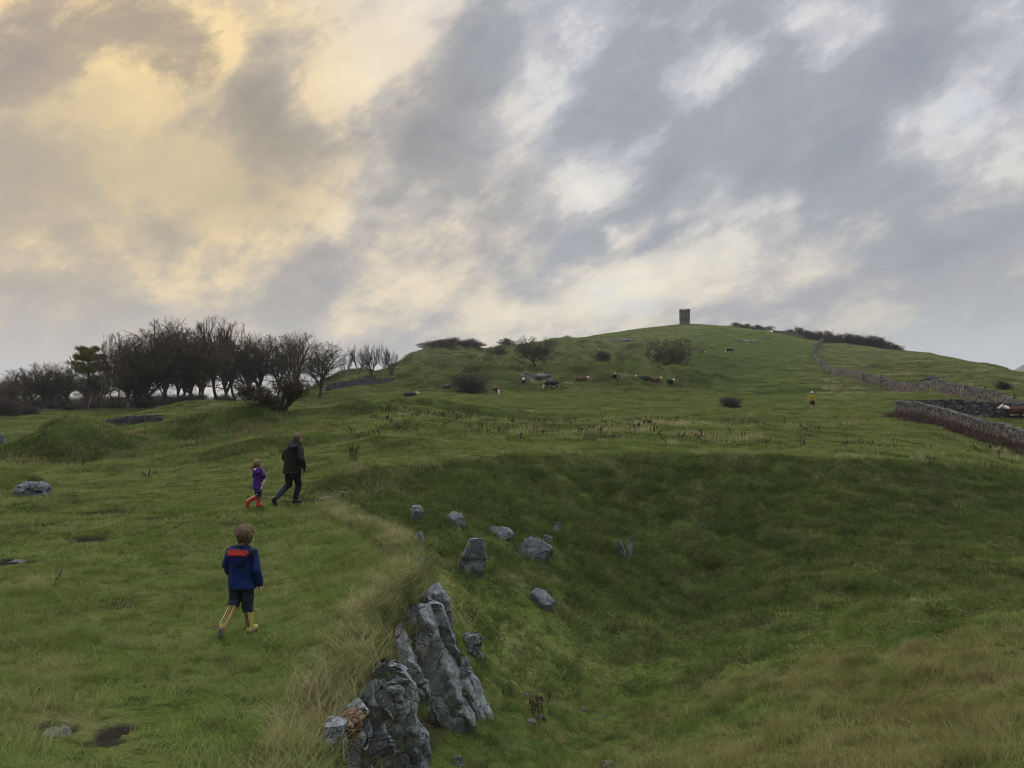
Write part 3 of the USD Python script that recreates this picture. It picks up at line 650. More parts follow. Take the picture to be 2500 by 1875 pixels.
# ------------------------------------------------------------------ the rock outcrops at the edge of the hollow
def from_crop(x, y):                                            # reading scale of one enlarged view -> frame pixels
    return 780 + x / 2.404, 1200 + y / 2.404
def face_plane(pts):
    A = np.array([[1, u, v] for u, v, _ in pts]); return np.linalg.lstsq(A, np.array([Y for *_, Y in pts]), rcond=None)[0]
def slab(outline, plane, thick, out, seed, grain=(0.35, -1.0), cracks=5):
    out = out + 0.05
    """A block of rock: its front face has the given outline on the plane, its body runs back into the bank."""
    from shapely.geometry import Polygon, Point, LineString
    from shapely import distance, points as spoints
    r = np.random.default_rng(seed)
    uv = np.array([from_crop(*p) for p in outline])
    c = uv.mean(0); Yc = plane @ [1, *c]
    k = Yc / F
    q = (uv - c) * k                                            # metres, roughly
    poly = Polygon(q).buffer(0.02).buffer(-0.02)
    m = trimesh.creation.extrude_polygon(poly, thick, engine='earcut')
    v, f = trimesh.remesh.subdivide_to_size(m.vertices, m.faces, 0.055)
    t = trimesh.Trimesh(v, f, process=True); t.merge_vertices()
    v = t.vertices.copy()
    edge = distance(poly.exterior, spoints(v[:, 0], v[:, 1]))
    front = smooth(v[:, 2], 0.35, 0.0)
    depth = v[:, 2].copy()
    depth += 0.10 * front * smooth(edge, 0.09, 0.0) ** 1.5
    # blocky facets
    gdir = np.array(grain) / np.linalg.norm(grain); gx = np.array([-gdir[1], gdir[0]])
    pc = np.stack([v[:, :2] @ gx * 3.6, v[:, :2] @ gdir], -1)
    seeds = np.stack([r.uniform(pc[:, 0].min(), pc[:, 0].max(), 9), r.uniform(pc[:, 1].min(), pc[:, 1].max(), 9)], -1)
    dd, ii = cKDTree(seeds).query(pc + 0.10 * (np.stack([meshkit.fbm(v * 6, 3, seed), meshkit.fbm(v * 6, 3, seed + 5)], -1) - 0.5), k=2)
    lift = r.uniform(-0.05, 0.05, 9); tilt = r.normal(0, 0.08, (9, 2))
    depth += front * (lift[ii[:, 0]] + ((pc - seeds[ii[:, 0]]) * tilt[ii[:, 0]]).sum(1))
    depth += front * 0.045 * smooth(dd[:, 1] - dd[:, 0], 0.05, 0.0)
    for _ in range(cracks):
        p0 = r.uniform(v[:, :2].min(0), v[:, :2].max(0)); s = r.normal(0, 0.12)
        off = (v[:, :2] - p0) @ gx - 0.10 * (meshkit.fbm(np.c_[v[:, :2] * 3, np.full(len(v), seed + _)], 3, seed) - 0.5) * 2
        ln = np.abs((v[:, :2] - p0) @ gdir)
        depth += front * 0.17 * np.exp(-(off / 0.032) ** 2) * smooth(ln, 1.1, 0.5)
    depth += front * 0.06 * (meshkit.fbm(np.c_[v[:, :2] * [3.2, 3.2], v[:, 2] * 3], 5, seed) - 0.5) + front * 0.05 * (meshkit.fbm(np.c_[v[:, :2] * 11, v[:, 2] * 9], 3, seed + 4) - 0.5)
    side = (meshkit.fbm(v * 4.5, 4, seed + 9) - 0.5) * 0.10
    P3 = []
    n = face_normal(plane, c)
    uvp = v[:, :2] / k + c
    jit = smooth(edge, 0.05, 0.0)
    for (u_, v_), dp in zip(uvp, depth):
        P3.append(at(u_, v_, plane @ [1, u_, v_]))
    back = -n * [1, 1, 0]; back = back / np.linalg.norm(back) * 0.75 + [0, 0, -0.66]
    P3 = np.array(P3) + np.outer(np.minimum(depth, .12) - out, -n) + np.outer(np.maximum(depth - .12, 0), back)
    P3 += (side * jit)[:, None] * np.array([0.4, 0.6, 0.7])
    return trimesh.Trimesh(P3, t.faces, process=False)
def face_normal(plane, c):
    p = [at(c[0] + du, c[1] + dv, plane @ [1, c[0] + du, c[1] + dv]) for du, dv in ((0, 0), (60, 0), (0, 60))]
    n = np.cross(p[1] - p[0], p[2] - p[0]); n /= np.linalg.norm(n)
    return n if n @ (np.array([0, 0, CH]) - p[0]) > 0 else -n

FAR_FACE = face_plane([(1067, 1422, 11.3), (1196, 1732, 12.6), (975, 1553, 9.3), (1140, 1765, 11.4)])
NEAR_FACE = face_plane([(996, 1612, 8.0), (1079, 1875, 8.9), (905, 1653, 6.95), (876, 1875, 6.5)])
o = thing('rock_outcrop', 'tall leaning grey limestone outcrop on the hollow edge, farther and larger of the two', 'rock outcrop')
for k, (ol, out, th, cr) in enumerate([
        ([(672, 560), (700, 532), (745, 610), (765, 690), (800, 830), (862, 950), (905, 1050), (945, 1085), (975, 1170), (1003, 1285), (1020, 1370), (930, 1400), (870, 1240), (815, 1075), (775, 950), (742, 850), (705, 700), (668, 610)], 0.0, 1.0, 5),
        ([(560, 655), (640, 632), (688, 640), (735, 800), (765, 930), (810, 1062), (880, 1285), (900, 1430), (820, 1400), (740, 1280), (690, 1130), (650, 985), (610, 890), (575, 760)], 0.10, 1.0, 6),
        ([(480, 770), (545, 735), (575, 752), (612, 880), (660, 1010), (705, 1120), (740, 1290), (640, 1200), (590, 1110), (530, 1020), (500, 930), (468, 870)], -0.12, 0.8, 5),
        ([(690, 870), (730, 868), (760, 960), (785, 1010), (745, 1000), (712, 950)], 0.02, 0.4, 1),
        ([(640, 590), (672, 560), (700, 640), (655, 640)], 0.06, 0.6, 1)]):
    part('slab', slab(ol, FAR_FACE, th, out, 101 + k, (0.42, 1.0), cr), ROCK, o)
o = thing('rock_outcrop', 'nearest grey limestone outcrop with deep upright cracks and rusty stones on its left', 'rock outcrop')
for k, (ol, out, th, cr, mt) in enumerate([
        ([(302, 1095), (345, 1072), (415, 1060), (480, 1082), (505, 1130), (512, 1200), (500, 1300), (470, 1330), (420, 1300), (372, 1345), (345, 1300), (330, 1230), (308, 1170)], 0.10, 0.9, 4, ROCK),
        ([(372, 1330), (425, 1305), (470, 1335), (500, 1320), (512, 1420), (520, 1520), (525, 1720), (322, 1720), (318, 1540), (335, 1440)], 0.0, 0.8, 8, ROCK),
        ([(410, 1000), (455, 980), (520, 990), (556, 1036), (590, 1085), (616, 1135), (620, 1215), (622, 1300), (650, 1385), (678, 1470), (705, 1560), (730, 1720), (610, 1720), (560, 1530), (532, 1430), (510, 1330), (518, 1210), (508, 1110), (478, 1070), (425, 1058)], -0.06, 1.0, 6, ROCK),
        ([(285, 1195), (320, 1180), (352, 1270), (372, 1345), (350, 1440), (322, 1510), (292, 1440), (300, 1340), (272, 1280)], 0.04, 0.5, 2, ROCK),
        ([(165, 1440), (205, 1418), (262, 1470), (318, 1545), (345, 1720), (228, 1720), (205, 1560), (170, 1505)], 0.02, 0.6, 3, ROCK),
        ([(222, 1235), (250, 1215), (275, 1222), (272, 1290), (238, 1275), (215, 1262)], 0.0, 0.25, 1, ROCK)]):
    part('slab' if mt is ROCK else 'rusty_stone', slab(ol, NEAR_FACE, th, out, 201 + k, (0.16, 1.0), cr), mt, o)

def boulder(seed, dims, rough=0.12, n=16, fine=3, layers=0):
    r = np.random.default_rng(seed)
    p = r.normal(0, 1, (n, 3)); p /= np.linalg.norm(p, axis=1, keepdims=True) ; p = np.sign(p) * np.abs(p) ** 0.6
    m = trimesh.convex.convex_hull(p * np.array(dims) / 2)
    v, f = trimesh.remesh.subdivide_to_size(m.vertices, m.faces, max(dims) / (5 * fine))
    t = trimesh.Trimesh(v, f, process=True)
    s = 1.0 / max(dims)
    dv = (meshkit.fbm(t.vertices * s * 4, 4, seed) - 0.5) * rough * max(dims)
    if layers:
        dv -= 0.022 * max(dims) * np.exp(-((np.modf(t.vertices[:, 2] / dims[2] * layers + 50 + 0.2 * meshkit.fbm(t.vertices * 6, 2, seed))[0] - 0.5) / 0.06) ** 2)
    t.vertices = t.vertices + t.vertex_normals * dv[:, None]
    return t
def turned(t, rx, ry, rz):
    t = t.copy(); t.apply_transform(trimesh.transformations.euler_matrix(*map(math.radians, (rx, ry, rz)))); return t
for k, (x_, y_, w_, h_, mt) in enumerate([(128, 1368, .16, .22, ROCK), (212, 1312, .24, .17, RUSTY), (160, 1372, .15, .22, RUSTY), (228, 1374, .22, .13, RUSTY), (168, 1318, .14, .12, RUSTY), (250, 1252, .16, .20, ROCK), (150, 1430, .17, .13, ROCK), (250, 1425, .15, .12, ROCK)]):
    u_, v_ = from_crop(x_, y_)
    t = turned(boulder(250 + k, (w_, .20, h_), .22, n=20, fine=4), 10 * k, 15 - 7 * k, 25 * k)
    part('rusty_stone' if mt is RUSTY else 'loose_stone', moved(t, at(u_, v_, NEAR_FACE @ [1, u_, v_] - .02) - [.05, 0, .05]), mt, o)
def rock(u, v, wpx, hpx, label, seed, name='boulder', cat='boulder', mat=None, tilt=(0, 0, 0), deep=0.8, y0=3.0, rough=0.12, layers=0, pieces=None, y1=420.0, group=None, n=16):
    """A stone whose middle is seen at (u, v), wpx x hpx large in the frame, standing on the ground below it."""
    p = hit(u, v + hpx * 0.35, y0, y1)
    k = p[1] / F
    w, h = wpx * k, hpx * k
    t = turned(boulder(seed, (w * 1.12, w * deep, h * 1.6), rough * 1.25, n=n + 8, fine=4, layers=layers), *tilt)
    t.apply_translation([0, w * .12, 0])
    return solo(name, moved(t, p), mat or ROCK2, label, cat, group)
rock(1016, 1252, 32, 46, 'grey block on the dark bank, topmost of the two stacked by the meadow edge', 301, tilt=(0, 0, 20), layers=2)
rock(1024, 1318, 26, 50, 'upright grey block below a smaller one in the bank by the meadow edge', 302, tilt=(0, 0, 10), layers=3)
rock(1111, 1267, 46, 40, 'layered grey stone jutting from the bank, left of the slanting ledge', 303, tilt=(0, 18, 10), layers=3)
rock(1150, 1362, 60, 112, 'tall squarish grey boulder standing in the grassy bank', 304, tilt=(8, 6, 15), deep=0.55, rough=0.08, n=12, layers=2)
rock(1222, 1298, 62, 26, 'low slanting grey ledge right of the layered stone', 305, tilt=(0, 14, 5))
rock(1294, 1340, 74, 74, 'large pointed grey boulder tipping down the bank', 306, tilt=(10, 40, 10), deep=0.6, rough=0.1, n=11)
rock(1336, 1317, 28, 26, 'small grey stone wedged right of the large pointed boulder', 307)
rock(1358, 1288, 22, 32, 'upright grey stone, topmost of the group round the pointed boulder', 308, tilt=(0, 10, 30))
o = thing('split_rock', 'narrow split grey rock alone on the far bank of the hollow', 'rock', hit(1529, 1362, 10))
kk = hit(1529, 1362, 10)[1] / F
for s, (dx, w, h, tl) in enumerate([(-9, 17, 50, -18), (8, 12, 70, 4)]):
    t = turned(boulder(310 + s, (w * kk, w * kk * 1.2, h * kk * 1.2), 0.08, n=12), 0, tl, 20 * s); t.apply_translation([dx * kk, 0, h * kk * .3])
    part('stone', t, ROCK2, o)
rock(1318, 1464, 66, 52, 'wedge shaped grey boulder lying in the grass of the hollow', 312, tilt=(10, 28, 0), deep=0.7, rough=0.06, n=9)
rock(1148, 1566, 52, 52, 'rugged dark grey rock behind the leaning outcrop', 313, rough=0.3, y0=11, layers=2)
rock(1119, 1862, 27, 36, 'grey stone at the foot of the nearest outcrop', 314, y0=8.2)
rock(1020, 1370, 20, 26, 'thin grey stone in the grass lip above the leaning outcrop', 315, y0=11, tilt=(0, 20, 0))
rock(795, 1868, 30, 40, 'small dark rock showing through long grass beside the nearest outcrop', 316)
for k, (u, v, w, h, lb) in enumerate([
        (1258, 1443, 11, 8, 'small pale stone above the wedge shaped boulder'), (1321, 1384, 20, 13, 'pale flat stone under the large pointed boulder'), (1283, 1697, 15, 13, 'pale stone upper left of the dead dock plant'),
        (1323, 1709, 15, 13, 'grey stone just right of the dead dock plant'), (1296, 1762, 26, 16, 'pale flat stone at the foot of the dead dock plant'), (1324, 1750, 18, 13, 'white stone lower right of the dead dock plant'),
        (1427, 1732, 17, 13, 'whitish stone on the hollow floor, left of a larger one'), (1479, 1751, 18, 14, 'pale stone with a dark base, farthest right on the hollow floor'), (1454, 1533, 9, 8, 'tiny white stone half way up the hollow floor'),
        (1537, 1660, 9, 8, 'tiny pale stone beside the brown grass of the hollow'), (1484, 1868, 32, 22, 'dull grey stone sunk in grass at the bottom edge of the photo'), (2250, 1206, 14, 9, 'pale stone on the trodden scar of the right bank, upper one'), (2262, 1243, 30, 8, 'pale flat stone on the trodden scar of the right bank, lower one'), (1698, 1422, 6, 6, 'tiny white stone in the middle of the grassy bank'), (2370, 1405, 8, 6, 'tiny white stone on the right of the hollow'),
        (795, 1215, 34, 8, 'pale flat stone in the worn path right of the man'), (838, 1203, 10, 8, 'small pale stone beyond the flat one in the worn path'), (40, 1370, 34, 7, 'flat pale stone in bare earth at the left edge of the photo'), (128, 1792, 70, 17, 'flat pinkish stone sunk in the turf, lower left of the child in blue')]):
    rock(u, v, w, h, lb, 330 + k, 'stone', 'stone', deep=0.8, y0=4.0, mat=WALLSTONE)
rock(76, 1194, 84, 44, 'rugged grey rock jutting from a low grassy hump on the far left', 360, 'rock', 'rock', tilt=(0, 10, 10), rough=0.25, layers=2, y0=15)
rock(3, 1072, 14, 34, 'grey upright stone post at the left edge of the photo', 361, 'standing_stone', 'stone', y0=30, rough=0.06)
rock(1287, 921, 30, 28, 'left half of the pale rock face on the hillside behind the cows', 362, 'hill_boulder', 'rock', y0=120, rough=0.3, mat=WALLSTONE, layers=2)
rock(1328, 921, 40, 30, 'right half of the pale rock face on the hillside behind the cows', 363, 'hill_boulder', 'rock', y0=120, rough=0.3, mat=WALLSTONE, layers=2)
rock(1505, 830, 96, 7, 'long dark ledge standing in for hillside shade, high on the hill left below the tower', 364, 'rock_ledge', 'rock', y0=200, rough=0.1, deep=0.3, mat=WALLDARK)  # dark ledge added in place of a shaded dip in the slope
for k, (u, v, w, h, lb) in enumerate([(1815, 831, 26, 6, 'low pale rock near the hilltop, right of the tower, left one'), (1838, 834, 22, 7, 'low pale rock near the hilltop, right of the tower, right one'), (1668, 833, 10, 5, 'small rock on the hill below the tower, left one'), (1708, 833, 14, 5, 'small rock on the hill below the tower, right one'), (1873, 827, 16, 5, 'small rock near the windblown thicket on the hill')]):
    rock(u, v, w, h, lb, 370 + k, 'hill_rock', 'rock', y0=180, deep=0.6, mat=WALLSTONE)
rock(2265, 928, 44, 22, 'dark bush-grown rock beyond the long wall', 380, 'rock', 'rock', y0=118, rough=0.3, mat=WALLDARK)
rock(1092, 944, 26, 14, 'grey rock in the bank left of the round bare bush', 381, 'rock', 'rock', y0=100, mat=WALLDARK, rough=0.25)

# ------------------------------------------------------------------ tower on the hill
tw = drop(1672, 309.5); tw[2] -= 0.3
o = thing('tower', 'small round crenellated stone tower on top of the hill', 'tower', tw)
def ring(r0, r1, z0, z1, n=36):
    outer = m3.Manifold.cylinder(z1 - z0, r0, r1, n).translate((0, 0, z0)); return outer
body = m3.Manifold.cylinder(5.0, 1.95, 2.02, 36)
holes = []
for a in range(0, 360, 45):
    c = m3.Manifold.cube((0.56, 0.7, 1.2), True).translate((0, -2.0, 1.75)) + m3.Manifold.cylinder(0.7, 0.28, 0.28, 14, True).rotate((90, 0, 0)).translate((0, -2.0, 2.35))
    holes.append(c.rotate((0, 0, a)))
part('wall', (body - m3.Manifold.batch_boolean(holes, m3.OpType.Add)).refine_to_length(0.5), TOWERSTONE, o)
DARKVOID = plain('window_dark', (0.012, 0.011, 0.010))  # shade inside the openings, put into near-black panels
for a in range(0, 360, 45):
    c = m3.Manifold.cube((0.54, 0.03, 1.5), True).translate((0, -1.70, 1.9)).rotate((0, 0, a))
    part('window', c, DARKVOID, o)
part('string_course', ring(2.09, 2.09, 2.85, 3.02), TOWERSTONE, o)
part('cornice', ring(2.08, 2.16, 4.98, 5.12), TOWERSTONE, o)
par = m3.Manifold.cylinder(0.42, 2.10, 2.10, 36).translate((0, 0, 5.12)) - m3.Manifold.cylinder(0.6, 1.7, 1.7, 36).translate((0, 0, 5.2))
part('parapet', par, TOWERSTONE, o)
for k in range(12):
    c = m3.Manifold.cube((0.52, 0.38, 0.56), True).translate((0, -1.90, 5.81)).rotate((0, 0, k * 30 + 15))
    part('merlon', c, TOWERSTONE, o)

# ------------------------------------------------------------------ trees
def tubes(segs, sides):
    """segs: arrays p0, p1 (n x 3), r0, r1 (n) -> one mesh of tapered prisms."""
    p0, p1, r0, r1 = segs
    d = p1 - p0; L = np.linalg.norm(d, axis=1, keepdims=True); d = d / np.maximum(L, 1e-9)
    ref = np.where(np.abs(d[:, 2:]) < 0.9, [0, 0, 1.0], [1.0, 0, 0])
    a = np.cross(d, ref); a /= np.linalg.norm(a, axis=1, keepdims=True); b = np.cross(d, a)
    ang = np.arange(sides) * 2 * np.pi / sides
    ring = np.cos(ang)[None, :, None] * a[:, None] + np.sin(ang)[None, :, None] * b[:, None]
    v = np.concatenate([p0[:, None] + ring * r0[:, None, None], p1[:, None] + ring * r1[:, None, None]], 1)
    n = len(p0); k = np.arange(sides); k2 = (k + 1) % sides
    f = np.concatenate([np.stack([k, k2, k2 + sides], -1), np.stack([k, k2 + sides, k + sides], -1)])
    f = (np.arange(n)[:, None, None] * 2 * sides + f[None]).reshape(-1, 3)
    return v.reshape(-1, 3), f

def grow(seed, H, W, trunk_r, levels=5, stems=1, clear=0.25, spread=0.75, up=0.12, kids=(5, 5, 4, 4), wob=0.22, lean=(0, 0), flat=1.0, twig=0.016, ratio=0.62, base=0.5, fork=False):
    r = np.random.default_rng(seed)
    S = [[], [], []]
    cc = np.array([lean[0] * H * .5, lean[1] * H * .5, H * (base + 0.02)])
    rad = np.array([W / 2, W / 2, H * (1 - base)])
    def inside(p):
        q = (p - cc) / np.where([1, 1, p[2] < cc[2]], rad * [1, 1, 0.85], rad)
        return q @ q
    def branch(p, d, L, rr, lev):
        n = 4 if lev < 2 else 3 if lev < 4 else 2
        pts, dirs = [p], [d]
        for i in range(n):
            d = d + r.normal(0, wob, 3) + [0, 0, up if lev else 0.05]
            d /= np.linalg.norm(d)
            q = p + d * L / n
            t0, t1 = i / n, (i + 1) / n
            ra, rb = rr * (1 - 0.5 * t0), rr * (1 - 0.5 * t1)
            S[0 if lev == 0 else 1 if lev < 3 else 2].append((p, q, max(ra, twig), max(rb, twig * .75)))
            p = q; pts.append(p); dirs.append(d)
            if lev > 0 and inside(p) > 1.05: break
        if lev >= levels - 1: return
        nk = kids[min(lev, len(kids) - 1)]
        lo = (clear if lev == 0 else 0.18) if not fork else (0.55 if lev == 0 else 0.15)
        for k in range(nk):
            t = lo + (1 - lo) * (k + r.uniform(0.2, 1.0)) / nk
            f = min(t, 0.999) * (len(pts) - 1); i = int(f); c = pts[i] + (pts[min(i + 1, len(pts) - 1)] - pts[i]) * (f - i)
            if lev > 0 and inside(c) > 1.1: continue
            ax = np.cross(dirs[i], r.normal(0, 1, 3)); ax /= np.linalg.norm(ax) + 1e-9
            an = spread * r.uniform(0.7, 1.3)
            if fork and lev == 0:
                az = 2.4 * k + r.uniform(-.4, .4); an = r.uniform(0.12, 1.0) * spread
                nd = np.array([math.cos(az) * math.sin(an), math.sin(az) * math.sin(an), math.cos(an)])
            else:
                nd = dirs[i] * math.cos(an) + ax * math.sin(an)
            nd[2] = nd[2] * flat
            nd /= np.linalg.norm(nd)
            ll = L * ratio * r.uniform(0.75, 1.2) * (1.15 - 0.4 * t if lev == 0 else 1)
            if lev == 0: ll = (H * 0.76 if fork else H * (1 - clear) * 0.50) * r.uniform(0.8, 1.15) * (1.1 - 0.35 * t)
            branch(c, nd, ll, rr * (1 - 0.5 * t) * (0.62 if not (fork and lev == 0) else .7), lev + 1)
    for s in range(stems):
        d = np.array([lean[0], lean[1], 1.0]) + (r.normal(0, 0.28, 3) * [1, 1, 0] if stems > 1 else 0)
        d /= np.linalg.norm(d)
        branch(np.array([0, 0, -0.25]) + (r.normal(0, 0.15, 3) * [1, 1, 0] if stems > 1 else 0), d, H * ((0.36 if fork else 0.72) if stems == 1 else (.42 if fork else 0.6)) * r.uniform(0.9, 1.05), trunk_r, 0)
    def pack(l):
        a = np.array([[*p, *q, ra, rb] for p, q, ra, rb in l]).reshape(-1, 8)
        return a[:, :3], a[:, 3:6], a[:, 6], a[:, 7]
    return [pack(l) for l in S]

BARK = plain('bark', (0.050, 0.043, 0.036), 0.9, 0.35, 6.0)
TWIG = plain('twigs', (0.062, 0.048, 0.031), 0.9, 0.3, 3.0)
TWIGRED = plain('twigs_reddish', (0.062, 0.046, 0.040), 0.9, 0.3, 3.0)
PALEBARK = plain('birch_bark', (0.30, 0.27, 0.24), 0.85, 0.4, 5.0)
PALETWIG = plain('twigs_pale', (0.085, 0.074, 0.064), 0.9, 0.3, 3.0)

def proto(name):
    p = '/World/' + name
    stage.CreateClassPrim(p)
    return p
def tree_proto(name, bark=None, twigm=None, crown='crown', **kw):
    p = proto(name)
    tr, br, tw = grow(**kw)
    part('trunk', tubes(tr, 7), bark or BARK, p)
    v1, f1 = tubes(br, 5); v2, f2 = tubes(tw, 3)
    part(crown, (np.vstack([v1, v2]), np.vstack([f1, f2 + len(v1)])), twigm or TWIG, p)
    v = np.vstack([v1, v2])
    return p, v[:, 2].max(), np.percentile(np.abs(v[:, 0]), 97) * 2
TP = {}
def tp(key, *a, **k):
    TP[key] = tree_proto('tree_kind_' + key, *a, **k)
FK = dict(fork=True, ratio=.46, levels=5, wob=.17, up=.06)
tp('dome', seed=11, H=12, W=11, trunk_r=.34, kids=(10, 9, 7, 5), spread=.85, twig=.0135, **FK)
tp('tall', seed=12, H=13, W=8.5, trunk_r=.32, kids=(9, 9, 7, 5), spread=.6, twig=.0135, **FK)
tp('wide', seed=13, H=11, W=12, trunk_r=.32, kids=(10, 9, 7, 5), spread=1.05, twig=.0135, **FK)
tp('forked', seed=14, H=12, W=7, trunk_r=.20, stems=2, kids=(6, 8, 6, 5), spread=.55, twig=.014, **FK)
tp('dense', seed=15, H=11, W=11.5, trunk_r=.36, kids=(13, 10, 8, 5), spread=1.1, twig=.017, **FK)
tp('slender', bark=PALEBARK, twigm=PALETWIG, seed=16, H=8, W=2.6, trunk_r=.09, levels=4, kids=(14, 6, 4), spread=.5, clear=.2, up=.22, twig=.013, wob=.09)
tp('slim', bark=BARK, twigm=PALETWIG, seed=17, H=8, W=3.4, trunk_r=.10, stems=2, levels=4, kids=(10, 6, 4), spread=.5, clear=.22, up=.2, twig=.013, wob=.1)
tp('hawthorn', seed=18, H=5.5, W=6.5, trunk_r=.18, levels=5, kids=(10, 8, 7, 4), spread=1.15, up=.03, wob=.28, twig=.015, fork=True, ratio=.5)
tp('thorn', seed=19, H=4.5, W=4.8, trunk_r=.14, levels=5, kids=(9, 7, 7, 4), spread=1.1, up=.02, wob=.3, lean=(.25, 0), twig=.014, fork=True, ratio=.5)
tp('shrub', twigm=TWIGRED, seed=20, H=2.6, W=3.6, trunk_r=.05, stems=9, levels=4, kids=(8, 6, 4), spread=.7, clear=.05, up=.05, wob=.3, twig=.010, base=.35)
tp('bush', twigm=TWIGRED, seed=21, H=3.2, W=4.6, trunk_r=.06, stems=11, levels=4, kids=(8, 6, 4), spread=.8, clear=.03, up=.03, wob=.32, twig=.0105, base=.38)
tp('windblown', seed=22, H=3.6, W=4.6, trunk_r=.09, stems=4, levels=5, kids=(6, 5, 5, 4), spread=.75, clear=.08, up=.02, wob=.3, lean=(.35, 0), twig=.013, base=.45)
tp('birch', bark=PALEBARK, twigm=TWIGRED, seed=23, H=7, W=3.2, trunk_r=.08, levels=4, kids=(13, 6, 5), spread=.55, clear=.3, up=.03, twig=.012, wob=.09)

def tree(kind, u, top, w, Y, label, cat='tree', name='bare_tree', rz=None, group=None, sink=0.1, base=None, sky=None):
    """u, top: crown centre column and top row of a 2212 wide view; w its width there; Y its depth."""
    if kind in ('dome', 'tall', 'dense', 'wide', 'forked') and 235 < u < 720: top -= 9
    u, top, w = u / 0.885, top / 0.885, w * 1.12 / 0.885
    p = crest(u, *sky) if sky else hit(u, base / 0.885, Y * .82, 420) if base else drop(u, Y)
    Y = p[1]
    hgt = max(at(u, top, Y)[2] - p[2], {'shrub': 1.9, 'windblown': 2.6}.get(kind, .8) if sky else .8)
    if kind == 'windblown': sink = .7
    if kind == 'hawthorn': hgt *= 1.2
    pth, h0, w0 = TP[kind]
    sh = hgt / h0; sw = (w / F * Y) / w0
    sw = np.clip(sw, sh * 0.6, sh * (2.2 if sky else 1.05 if kind == 'hawthorn' else 1.3))
    rz = (int(u * 7.3) % 360) if rz is None else rz
    p[2] -= sink
    return copy_of(pth, name, label, cat, p, rz, (sw, sw, sh), group)

# the wood on the left
for args in [
    ('wide', 8, 806, 70, 112, 'dark bare tree at the left edge of the photo, lowest of the wood'),
    ('dome', 48, 790, 84, 118, 'dark bare tree second from the left edge of the wood'),
    ('dome', 100, 777, 96, 112, 'broad bare tree left of the yellow-green pine, rounded flat crown'),
    ('tall', 146, 776, 80, 116, 'bare tree right behind the left side of the yellow-green pine'),
    ('wide', 222, 792, 84, 110, 'low bare tree between the pine and the pale forked tree'),
    ('forked', 250, 722, 58, 106, 'pale slender bare tree sticking out left of the tall wood'),
    ('tall', 284, 724, 60, 112, 'pale bare tree right beside the slender one, left of the tall wood'),
    ('dense', 336, 712, 150, 98, 'big dense dark bare tree, leftmost of the tall wood'),
    ('dome', 362, 688, 110, 106, 'high rounded bare crown rising behind the big dense tree'),
    ('dense', 415, 716, 140, 96, 'dense dark bare tree in the middle of the tall wood'),
    ('tall', 468, 686, 96, 104, 'tallest bare tree of the wood, upright twiggy crown'),
    ('tall', 508, 698, 80, 108, 'tall bare tree just right of the tallest one'),
    ('dome', 556, 722, 110, 110, 'bare tree with sky between its branches, right of the tall group'),
    ('wide', 596, 728, 90, 106, 'bare tree behind the gnarled dark tree, open branches'),
    ('dome', 640, 719, 104, 112, 'domed bare tree with an airy crown above the gnarled dark tree'),
    ('wide', 690, 742, 110, 104, 'rightmost bare tree of the wood, fan of branches leaning right'),
    ('dense', 300, 792, 90, 104, 'low dark bare tree under the pale pair of trees'),
    ('tall', 180, 800, 60, 120, 'thin dark bare tree deep in the wood behind the pine'),
    ('tall', 430, 730, 70, 122, 'bare tree far back in the middle of the wood'),
    ('tall', 535, 742, 60, 124, 'bare tree far back in the wood, right of the tallest one'),
    ('wide', 20, 820, 70, 100, 'dark low tree in front of the wood at the left edge'),
    ('dense', 120, 812, 90, 124, 'dark bare tree behind the broad flat crowned one'),
    ('dome', 390, 706, 90, 116, 'bare tree filling the gap between the two dense ones'),
    ]:
    tree(*args, group=None)
deep_label = 'bare tree deep in the wood on the left, mostly hidden by others'
for k, (u, top, w, Y) in enumerate([(30, 812, 80, 132), (75, 800, 80, 135), (130, 800, 90, 134), (205, 800, 80, 130), (265, 775, 80, 128), (310, 760, 90, 130), (345, 745, 90, 134), (385, 740, 90, 132), (445, 735, 90, 130), (490, 740, 90, 134), (545, 765, 80, 134)]):
    tree(('dome', 'tall', 'wide')[k % 3], u, top, w, Y, deep_label, group='bare trees deep in the wood')
for args in [
    ('bush', 62, 868, 110, 92, 'grey twiggy bush in front of the wood on the far left'),
    ('bush', 8, 848, 60, 88, 'grey twiggy bush at the left edge of the photo'),
    ('shrub', 250, 858, 90, 108, 'dark undergrowth below the pale pair of trees'),
    ('bush', 320, 846, 110, 112, 'dark undergrowth under the big dense tree'),
    ('bush', 400, 846, 110, 110, 'dark undergrowth in the middle of the tall wood'),
    ('shrub', 470, 850, 100, 112, 'dark undergrowth under the tallest tree'),
    ('shrub', 165, 866, 80, 116, 'dark undergrowth under the pine'),
    ('bush', 110, 862, 90, 118, 'dark undergrowth under the broad flat crowned tree'),
    ('shrub', 350, 872, 60, 84, 'fallen brushwood at the end of the small dark wall'),
    ]:
    tree(*args, cat='shrub', name='bare_shrub')
for k, (u, top, w, Y) in enumerate([(25, 856, 120, 122), (75, 852, 120, 126), (135, 850, 120, 122), (195, 850, 110, 126), (250, 846, 110, 120), (305, 842, 110, 122), (365, 842, 120, 120), (425, 842, 120, 122), (485, 845, 100, 122), (45, 870, 110, 104), (150, 872, 110, 106)]):
    tree('bush', u, top, w, Y, 'tangled dark shrub between the trunks of the wood', cat='shrub', name='bare_shrub', group='shrubs between the trunks of the wood')
for k, args in enumerate([('birch', 187, 828, 50, 84, 'slim young birch with a pale trunk before the wood, left one'), ('birch', 217, 838, 44, 86, 'slim young birch before the wood, right one with a thicker trunk')]):
    tree(*args, name='birch_tree')
